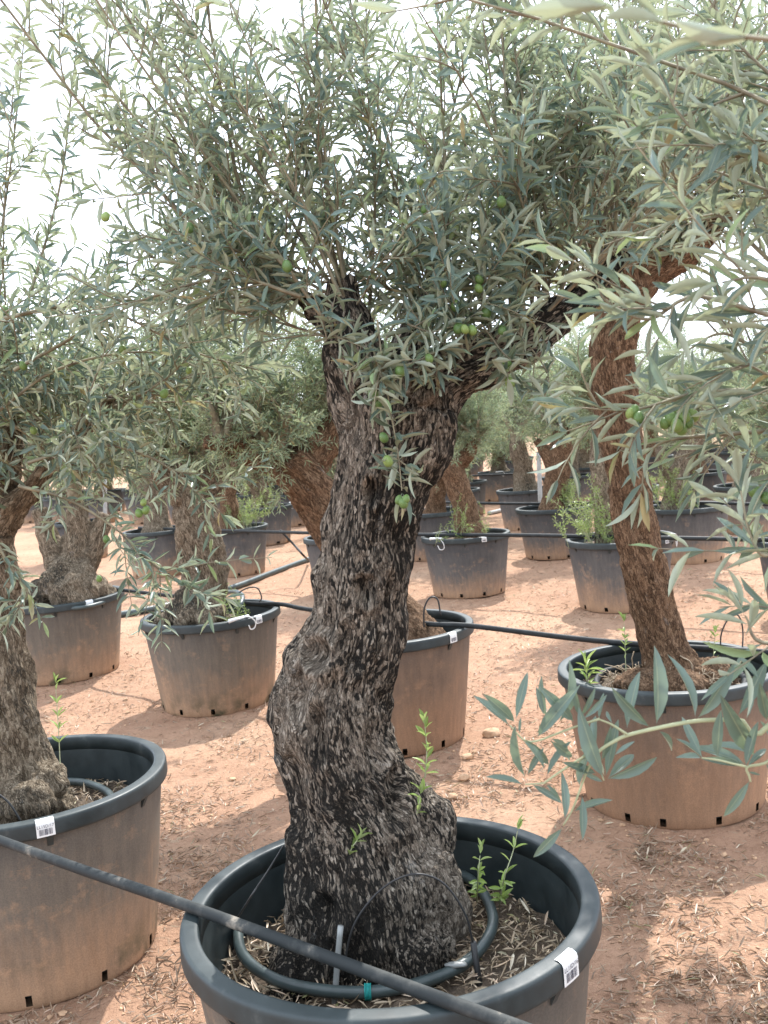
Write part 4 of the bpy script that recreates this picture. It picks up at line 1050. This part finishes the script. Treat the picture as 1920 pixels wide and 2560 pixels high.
        s.append(sprig([P(u, v, dep) - base for u, v in px], rng, (.050, .070), .028, (25, 55), .165, .95, sd, (.0042, .0011), sl=(.07, .17), up=.08))
    s.append(sprig([P(u, v, .62) - base for u, v in [(2100, 200), (1900, 100), (1659, 85), (1480, 60), (1350, 22)]], rng, (.05, .062), .045, (10, 35), .17, .8, 0, (.0022, .0012)))
    p = on_limbs([(a[0],) for a in arms], 24, rng, .4, 1.0) - base; d = dirs(24, rng, (25, 88), (-60, 150))
    s.append(grow(p, d, rng.uniform(.35, .8, 24), rng, 13, (.1, .25), up=.2, ll=(.048, .064)))
    n = finish_tree(t, base, s, 240)
    for u, v, dep in [(1362, 893, 1.4), (1371, 886, 1.4), (1380, 902, 1.39), (1448, 903, 1.4), (1462, 918, 1.39), (1478, 900, 1.4), (1470, 925, 1.4), (1488, 913, 1.4), (1456, 890, 1.41), (1497, 897, 1.41), (1436, 915, 1.4), (1630, 1060, 1.4), (1655, 1075, 1.4)]:
        put_olive(t, P(u, v, dep) - base, 1.0)
    place_pot('Z', 1.03, .95, .41, .55, 'dusty black plastic pot under the long reaching branches', POT_MID)
    place_soil('Z', .13, 'soil below the long reaching branches')
    return n
nl['near'] = near_tree()
print('leaves', nl)

# ------------------------------------------------------------------ suckers and weeds in pots
def bush(seed, n, hgt, spread, ll):
    rng = np.random.default_rng(seed); p = np.stack([rng.normal(0, spread, n), rng.normal(0, spread, n), np.zeros(n)], 1)
    cv, lf = grow(p, dirs(n, rng, (45, 88)), hgt * rng.uniform(.5, 1.0, n), rng, 22, (.05, .13), up=.3, ll=ll, r0=.0025, sp=.014, t_first=.15, sub=0)
    a = MB(); curves_mesh(a, cv, 3); b = MB(); lf['w'] = lf['w'] * 1.5; leaves_mesh(b, lf, T4)
    return a.mesh('stems', M['stem_green']), b.mesh('leaves', M['leaf_young'], attr='leafc')
BUSH = [bush(80, 16, .42, .05, (.022, .034)), bush(81, 9, .25, .09, (.02, .03)), bush(82, 24, .5, .09, (.022, .034))]
def put_bush(key, dx, dy, b, s, label):
    x, y, R, h, _ = POTS[key]
    t = thing('sucker_bush', label, 'bush', (x + dx, y + dy, SOILZ[key] + .01), random.uniform(0, 6))
    t.scale = (s,) * 3
    link('stems', BUSH[b][0], t); o = link('leaves', BUSH[b][1], t); o['kind'] = 'stuff'
put_bush('G', -.20, -.10, 2, .95, 'tall pale green sucker bush standing up behind the straight brown trunk')
put_bush('G', -.02, -.16, 1, 1.0, 'low grey green suckers spilling over the rim behind the brown trunk')
put_bush('J', -.15, -.1, 2, 1.0, 'leafy light green suckers below the dark trunk leaning right')
put_bush('H', .12, -.12, 0, .9, 'small sucker clump beside the forked brown trunk')
put_bush('F', -.14, -.16, 1, 1.1, 'thin straggly weeds at the foot of the trunk in the white looped dark pot')
put_bush('F', .18, -.05, 1, .9, 'sparse weed tuft beside the ridged leaning trunk')
put_bush('N', .16, -.1, 2, .9, 'dense green sucker bush beside the pale smooth trunk')
put_bush('O', .05, -.05, 2, .75, 'green bush in the small pot with white tag')
put_bush('D', .20, -.10, 1, .7, 'small green weeds beside the knobbly roots and white tie')
put_bush('C', -.12, -.20, 1, .55, 'tiny green shoots in the pot right behind the sooty trunk')

def seedling(label, px, dep_or_pts, n_lf, ll, ang=(30, 55), wr=.33):
    rng = np.random.default_rng(abs(hash(label)) % 1 + len(label)); pts = np.array(dep_or_pts); base = pts[0]
    t = thing('olive_seedling', label, 'seedling', tuple(base))
    cv, lf = sprig(pts - base, rng, ll, n_lf, ang, wr, 1.0, 0, (.0016, .0008), t0=.18)
    mb = MB(); curves_mesh(mb, cv, 5); mb.build('stem', M['stem_green'], t)
    for i in range(len(lf['p'])):
        o = place_leaf(t, lf['p'][i], lf['d'][i], lf['n'][i], lf['l'][i], lf['w'][i], i); o.data = YOUNG[i % 4]
zA = SOILZ['A']
seedling('tall bright green seedling in straw litter outside the hose ring', 0, [PG(1078, 1962, zA), P(1088, 1900, 1.94), P(1108, 1840, 1.94), P(1118, 1795, 1.94)], .026, (.024, .034), wr=.27)
seedling('bright yellowish green seedling close against the sooty trunk', 0, [PG(1030, 1955, zA + .015), P(1033, 1890, 1.93), P(1037, 1848, 1.93)], .024, (.020, .030), wr=.27)
seedling('thin green seedling rising from the trunk foot in the pot lettered LL15D/17', 0, [P(130, 1650, 2.76), P(126, 1570, 2.76), P(120, 1480, 2.77)], .035, (.025, .04), (20, 45), .25)
zB = SOILZ['B']
seedling('bright green spiky weed in the rooty soil near the rim', 0, [P(1268, 1500, 3.52), P(1268, 1470, 3.52), P(1266, 1440, 3.52)], .011, (.05, .075), (35, 75), .16)
seedling('pale shoot before the foot of the straight brown trunk', 0, [P(1352, 1450, 3.6), P(1350, 1390, 3.6), P(1348, 1345, 3.6)], .022, (.025, .04))
seedling('pale shoot against the black pot wall beside a wire arch', 0, [P(1540, 1450, 3.7), P(1542, 1400, 3.7), P(1545, 1370, 3.7)], .022, (.025, .04))

# ------------------------------------------------------------------ irrigation
def pipe(name, label, pts, r, m, seg=12, n=40, cat='pipe', group=None):
    mb = MB(); tube(mb, smooth_path(np.array(pts), n), r, seg)
    o = mb.build(name, M[m], label=label, category=cat)
    if group: o['group'] = group
    return o
hA = .553 + .004 + .0125
p0, p1 = PG(0, 1815, .542 + .018), PG(400, 1955, hA); p2 = PG(1110, 2216, hA)
dirp = p2 - p1; q0 = PG(-120, 1770, .56)
pipe('irrigation_pipe', 'dusty black irrigation pipe lying across the rims of the two lettered pots', [q0, p0, (p0 + p1) / 2 + np.array([0, 0, -.002]), p1, (p1 + p2) / 2, p2, p2 + dirp * .6], .0118, 'pipe_dusty', 14, 60)
hB = .513 + .018
def rimpt(k, u, v): return PG(u, v, POTS[k][3] + .016)
pipe('irrigation_pipe', 'black irrigation pipe resting on the reddish dusty pot and the pale looped pot', [rimpt('E', 200, 1262), rimpt('E', 290, 1278), rimpt('D', 520, 1302), rimpt('D', 605, 1305) , rimpt('D', 670, 1317), rimpt('C', 905, 1346), rimpt('C', 1018, 1352), rimpt('B', 1232, 1378), rimpt('B', 1400, 1393), rimpt('B', 1659, 1409), rimpt('B', 1760, 1420)], .0125, 'pipe', 12, 70)
pipe('irrigation_pipe', 'thin black irrigation pipe along the rims of the dark grey pots', [PG(300, 1140, .54), PG(480, 1146, .54), PG(660, 1151, .54), PG(800, 1153, .545), PG(920, 1155, .54), PG(1100, 1156, .54), PG(1240, 1158, .545), PG(1440, 1162, .545), PG(1659, 1166, .54), PG(1740, 1168, .54)], .016, 'pipe', 10, 60)
pipe('irrigation_pipe', 'thin black irrigation pipe behind, above the forked trunk pot', [PG(930, 1085, .55), PG(1115, 1088, .545), PG(1290, 1086, .545), PG(1500, 1086, .545), PG(1660, 1090, .55)], .016, 'pipe', 10, 40)
pipe('irrigation_pipe', 'dark irrigation pipe strung over the pot with a white rim knot', [PG(1000, 1028, .55), PG(1040, 1027, .55), PG(1130, 1022, .55), PG(1200, 1010, .55)], .016, 'pipe', 10, 30)
gp = [G(u, v, .027) for u, v in ((150, 1562), (307, 1535), (440, 1509), (584, 1468), (680, 1432), (770, 1399), (860, 1372))]
pipe('ground_pipe', 'thick grey supply pipe snaking over the earth between the pot rows', gp, .03, 'hose', 14, 50)
pipe('feeder_tube', 'thin black feeder tube dropping to the thick ground pipe', [S(700, 1325, 9.9), S(735, 1362, 9.9), S(760, 1390, 9.8), G(772, 1400, .05)], .011, 'pipe', 8, 20)
pipe('ground_pipe', 'pale metal pipe lying slanted behind the forked trunk pot', [G(1222, 1283, .03), G(1275, 1270, .03), G(1338, 1248, .03)], .03, 'metal', 10, 12)
pipe('riser_pipe', 'upright pale metal riser behind the forked trunk pot', [S(1351, 1262, 11.4), S(1349, 1200, 11.4), S(1346, 1130, 11.4)], .026, 'metal', 10, 10)
pipe('riser_pipe', 'upright pale riser pole behind the wide knobbly root mound', [G(263, 1385, 0), S(263, 1290, G(263, 1385)[1]), S(262, 1195, G(263, 1385)[1])], .03, 'metal', 10, 10)

def ring_hose(key, label, pts_px, z, r, m='hose', n=80):
    mb = MB(); pts = np.array([PG(u, v, z + dz) for u, v, dz in pts_px]); pts = np.concatenate([pts[-1:], pts, pts[:2]])
    sm = smooth_path(pts, n * 2); k = int(n * 2 / (len(pts) - 1)); sm = sm[k:-k]
    tube(mb, sm, r, 12, closed=True)
    o = mb.build('hose_ring', M[m], label=label, category='hose'); return o
z0 = zA + .035
ringA = ring_hose('A', 'dark green watering hose ring laid round the foot of the sooty trunk', [(515, 2010, 0), (530, 2070, .0), (600, 2118, 0), (700, 2140, 0), (800, 2143, 0), (900, 2126, 0), (990, 2090, 0), (1045, 2040, 0), (1065, 1985, .0), (1040, 1925, 0), (985, 1885, 0), (850, 1868, .01), (700, 1870, .01), (610, 1905, 0), (540, 1955, 0)], z0, .0118)
mb = MB()
for k in range(5):
    c = PG(789 + k * 3, 2142.5 - k * .1, z0); a = np.linspace(0, 2 * np.pi, 14, endpoint=False)
    tube(mb, np.stack([np.full(14, c[0]) + a * 0, c[1] + .0145 * np.cos(a), c[2] + .0145 * np.sin(a)], 1), .0011, 5, closed=True)
mb.build('thread_binding', M['thread'], ringA, label='turquoise thread wound round the hose')
mb = MB(); c = PG(985, 2096, z0); v, f = ICO2
mb.add((v * (1 + .5 * perlin(v * 3)[:, None])) * [.024, .009, .006] + c + np.array([0, 0, .011]), f); mb.build('tape_patch', M['stake'], ringA, label='torn whitish tape on the hose')
ring_hose('L', 'grey hose ring behind the trunk in the pot lettered LL15D/17', [(-90, 1800, 0), (30, 1815, 0), (150, 1800, 0), (235, 1760, 0), (238, 1718, 0), (200, 1696, 0), (150, 1688, 0), (20, 1690, 0), (-90, 1730, 0)], SOILZ['L'] + .03, .0125)
ring_hose('B', 'black hose ring in the rooty soil under the straight brown trunk', [(1290, 1480, 0), (1340, 1510, -.02), (1450, 1525, -.02), (1560, 1510, 0), (1610, 1475, 0), (1570, 1440, 0), (1450, 1425, 0), (1330, 1445, 0), (1300, 1455, 0)], SOILZ['B'] + .02, .013, 'pipe')
ring_hose('C', 'grey hose ring in the pot right behind the sooty trunk', [(760, 1400, 0), (850, 1418, 0), (920, 1405, .02), (945, 1380, .02), (930, 1352, 0), (850, 1340, 0), (760, 1350, 0), (725, 1375, 0)], SOILZ['C'] + .03, .013)
ring_hose('D', 'grey hose loop standing up beside the pale knobbly roots', [(480, 1335, .0), (500, 1325, .03), (520, 1305, .08), (522, 1285, .11), (500, 1278, .10), (470, 1290, .05), (400, 1315, .0), (370, 1345, .0), (420, 1352, .0)], SOILZ['D'] + .04, .014)
ring_hose('E', 'grey hose ring round the wide mound of knobbly roots', [(60, 1300, 0), (110, 1314, 0), (180, 1312, 0), (235, 1296, 0), (245, 1280, 0), (200, 1266, 0), (130, 1262, 0), (70, 1275, 0)], SOILZ['E'] + .03, .014)
def wire(label, pts, r=.0022, extra=None, name='drip_tube', m='wire'):
    return pipe(name, label, pts, r, m, 7, 40, 'tube')
o = wire('thin black drip tube arching over the foot of the sooty trunk', [P(740, 2105, 1.825), P(760, 2010, 1.825), P(800, 1945, 1.825), P(850, 1903, 1.825), P(905, 1888, 1.825), P(960, 1910, 1.835), P(1005, 1975, 1.840), P(1022, 2040, 1.840)])
mb = MB(); tube(mb, np.array([P(1022, 2035, 1.840), P(1032, 2100, 1.840), PG(1041, 2165, zA - .02)]), .0062, 8); mb.build('drip_stake', M['wire'], o)
wire('thin black drip tube slanting up the inner pot wall to the sooty trunk', [PG(495, 2012, zA + .02), P(540, 1940, 1.86), P(580, 1880, 1.93), P(612, 1828, 1.99)])
pipe('clear_stake', 'short translucent grey stake leaning in front of the sooty trunk', [PG(721, 2190, zA - .02), P(728, 2090, 1.825), P(736, 2000, 1.83)], .0058, 'stake', 10, 8, 'stake')
wire('thin wire arch above the pot right behind the sooty trunk', [P(918, 1385, 4.55), P(916, 1320, 4.55), P(928, 1292, 4.55), P(945, 1295, 4.55), P(952, 1330, 4.55)], .004)
wire('thin wire arch over the far rim behind the straight brown trunk', [P(1557, 1415, 3.85), P(1558, 1370, 3.85), P(1575, 1335, 3.85), P(1595, 1330, 3.85), P(1605, 1370, 3.85), P(1598, 1460, 3.8)], .003)
wire('thin black drip tube curving down at the trunk foot of the pot lettered LL15D/17', [P(-10, 1710, 2.6), P(20, 1735, 2.6), P(45, 1775, 2.6), P(52, 1800, 2.62)], .003)
wire('thin drip tube arched above the white looped pale pot', [P(505, 1290, 5.4), P(530, 1272, 5.4), P(555, 1270, 5.4), P(565, 1290, 5.4), P(560, 1300, 5.4)], .004)
def tie(key, label, u, v, s):
    x, y, R, h, _ = POTS[key]; a = rim_angle(key, u, v) + POTS[key][4].rotation_euler.z
    c = np.array([x + (R + .012) * math.cos(a), y + (R + .012) * math.sin(a), h]); tg = np.array([-math.sin(a), math.cos(a), 0]); od = np.array([math.cos(a), math.sin(a), 0])
    pts = [c + od * -.03 + [0, 0, .012], c + [0, 0, .012], c + od * .008 + tg * s * .5 - [0, 0, s * .35], c + tg * s * .45 - [0, 0, s], c - tg * s * .1 - [0, 0, s * 1.1] + od * .004, c - tg * s * .35 - [0, 0, s * .6] + od * .006]
    mb = MB(); tube(mb, smooth_path(np.array(pts), 30), .0032, 7)
    o = mb.build('tie_loop', M['white'], label=label, category='tie')
    mb = MB(); q = np.array([c - tg * .12 + od * -.028 + [0, 0, .008], c + tg * .01 + od * -.03 + [0, 0, .012]]); tube(mb, q, [.012, .009], 4); mb.build('tag_strip', M['white'], o)
tie('D', 'white cable tie looped over the rim of the pale dusty pot', 540, 1345, .05)
tie('F', 'white tie loop hanging from the rim of the pot with thin weeds', 953, 1172, .07)
tie('G', 'white tie loop hanging from the rim of the bushy sucker pot', 1452, 1163, .07)
tie('O', 'small white tag hanging on the pot behind the pale smooth trunk', 612, 1092, .07)
tie('I', 'white knot on the rim of the pot with the short stump', 1085, 1022, .06)

# ------------------------------------------------------------------ litter, clods, stones
def litter(n, sampler, zf, rng, ll, wr=.16):
    p = sampler(n); n = len(p); z = zf(p)
    a = rng.uniform(0, 2 * np.pi, n); e = rng.normal(.05, .22, n)
    d = np.stack([np.cos(a) * np.cos(e), np.sin(a) * np.cos(e), np.sin(e)], 1)
    nn = nrm(rng.normal(0, .55, (n, 3)) + np.array([0, 0, 1])); nn = nrm(nn - d * (nn * d).sum(1, keepdims=True))
    l = rng.uniform(*ll, n) * np.where(rng.random(n) < .35, rng.uniform(.3, .7, n), 1)
    pp = np.stack([p[:, 0], p[:, 1], z + .003 + np.maximum(0, -np.sin(e)) * l * .8 + rng.uniform(0, .006, n)], 1) - d * (l * .5)[:, None] * [1, 1, 0]
    return dict(p=pp, d=d, n=nn, l=l, w=l * rng.uniform(wr * .7, wr * 1.25, n), r=rng.random(n), c=rng.normal(-.05, .42, n))
def not_in_pots(p):
    m = np.ones(len(p), bool)
    for x, y, R, h, _ in POTS.values(): m &= np.hypot(p[:, 0] - x, p[:, 1] - y) > R * .84
    return m
def ground_samples(n):
    rng = np.random.default_rng(90); u = rng.uniform(-100, 2020, n * 3); v = 1180 + 1500 * rng.random(n * 3) ** 1.35
    r = FW + RT * ((u - 960) / F_PX)[:, None] - UP * ((v - 1280) / F_PX)[:, None]
    t = -EYE / np.minimum(r[:, 2], -.02); p = (CAM + r * t[:, None])[:, :2]
    p = p[(p[:, 1] < 15) & (p[:, 1] > .7)]
    q = np.concatenate([p * 1.3, np.zeros((len(p), 1))], 1)
    keep = perlin(q) + .6 * perlin(q * 3.1 + 7) + rng.normal(0, .35, len(p)) > -.12
    p = p[keep]; return p[not_in_pots(p)][:n]
rng = np.random.default_rng(91)
gz = lambda p: ground_h(p[:, 0], p[:, 1])
lf = litter(24000, ground_samples, gz, rng, (.022, .046))
mb = MB(); leaves_mesh(mb, lf, T8)
mb.build('leaf_litter', M['leaf_dry'], attr='leafc', kind='stuff', label='dry fallen olive leaves scattered over the reddish earth', category='litter')
def heap(cu, cv, su, sv, n):
    rng = np.random.default_rng(int(cu)); p = np.array([PG(cu + rng.normal(0, su), cv + rng.normal(0, sv)) for _ in range(n)])[:, :2]
    return litter(n, lambda k: p, gz, rng, (.035, .055), .13)
mb = MB()
for a in ((1395, 1850, 14, 28, 90), (1330, 1950, 30, 12, 40), (1500, 1990, 40, 20, 50), (390, 1740, 30, 18, 60), (400, 1860, 40, 16, 60), (350, 2120, 50, 40, 120), (480, 1900, 30, 10, 40), (1500, 2120, 70, 40, 150), (980, 1720, 30, 20, 40)):
    leaves_mesh(mb, heap(*a), T8)
mb.build('leaf_heaps', M['leaf_dry'], attr='leafc', kind='stuff', label='drifts of dry narrow leaves gathered on the earth between pots', category='litter')
# clods and pebbles
p = ground_samples(16000); n = len(p); rng = np.random.default_rng(93)
keep = rng.random(n) < .75; p = p[keep]; n = len(p)
s = np.exp(rng.normal(-5.75, .5, n)); s = np.minimum(s, .016)
v, f = ICO1; rot = rng.normal(size=(n, 3, 3)); rot = np.linalg.qr(rot)[0]
V = np.einsum('nij,kj->nki', rot, v) * (s[:, None] * rng.uniform(.7, 1.25, (n, len(v))))[..., None] * np.array([1, 1, .62])
V = V + np.stack([p[:, 0], p[:, 1], gz(p) + s * .25], 1)[:, None]
mb = MB(); mb.add(V.reshape(-1, 3), (f[None] + (np.arange(n) * len(v))[:, None, None]).reshape(-1, 3))
mb.build('earth_clods', M['cloddy'], smooth=False, kind='stuff', label='small clods and pebbles strewn over the reddish earth', category='gravel')
def stone(label, u, v_, r, seed):
    v, f = ICO3; c = PG(u, v_, 0); mb = MB()
    q = v * (1 + .28 * perlin(v * 1.4 + seed) + .08 * perlin(v * 4 + seed))[:, None]; mb.add(q * np.array([r, r * .8, r * .62]), f)
    mb.build('stone', M['stone'], loc=(c[0], c[1], r * .42), label=label, category='stone')
stone('rounded orange stone lying beside the pot behind the sooty trunk', 1062, 1592, .042, 2)
stone('flat small stone near the rounded orange stone', 1010, 1640, .026, 5)
stone('small reddish stone on the earth below the green trunk sucker', 978, 1725, .022, 8)
stone('small pale stone between pot and reaching branch', 1003, 1685, .024, 11)
# litter on the soil of the near pots
def pot_litter(key, n, label, ll=(.018, .042), excl=None):
    x, y, R, h, _ = POTS[key]; rng = np.random.default_rng(n + len(label)); ri = R * .86
    def smp(k):
        a = rng.uniform(0, 2 * np.pi, k); r = ri * np.sqrt(rng.random(k)); return np.stack([x + r * np.cos(a), y + r * np.sin(a)], 1)
    def zf(p): return SOILZ[key] + .02 * np.exp(-(np.hypot(p[:, 0] - x, p[:, 1] - y) / ri / .45) ** 2) + .008
    lf = litter(n, smp, zf, rng, ll); mb = MB(); leaves_mesh(mb, lf, T8)
    mb.build('pot_litter', M['leaf_straw'], attr='leafc', kind='stuff', label=label, category='litter')
pot_litter('A', 2600, 'straw coloured dry leaves on the soil round the sooty trunk')
pot_litter('L', 1500, 'dry leaves on the soil of the pot lettered LL15D/17')
pot_litter('B', 500, 'dry leaves and rootlets on the soil under the straight brown trunk', (.02, .04))
pot_litter('C', 300, 'dry leaves on the soil right behind the sooty trunk')
# fibrous roots on the mound under the straight trunk
mb = MB(); rng = np.random.default_rng(99); x, y, R, h, _ = POTS['B']
for i in range(150):
    a = rng.uniform(2.6, 6.0); r = rng.uniform(.06, .26); c = np.array([x + r * math.cos(a), y + r * math.sin(a), zB + .09 - .22 * r + rng.uniform(0, .02)])
    pts = [c]; d = dirs(1, rng, (-20, 40))[0]
    for k in range(4): d = nrm(d + rng.normal(0, .7, 3)); c = c + d * rng.uniform(.012, .03); pts.append(c)
    tube(mb, smooth_path(np.array(pts), 9), rng.uniform(.001, .0028), 4)
mb.build('rootlets', M['rootlet'], kind='stuff', label='tangled pale rootlets on the mound under the straight brown trunk', category='roots')
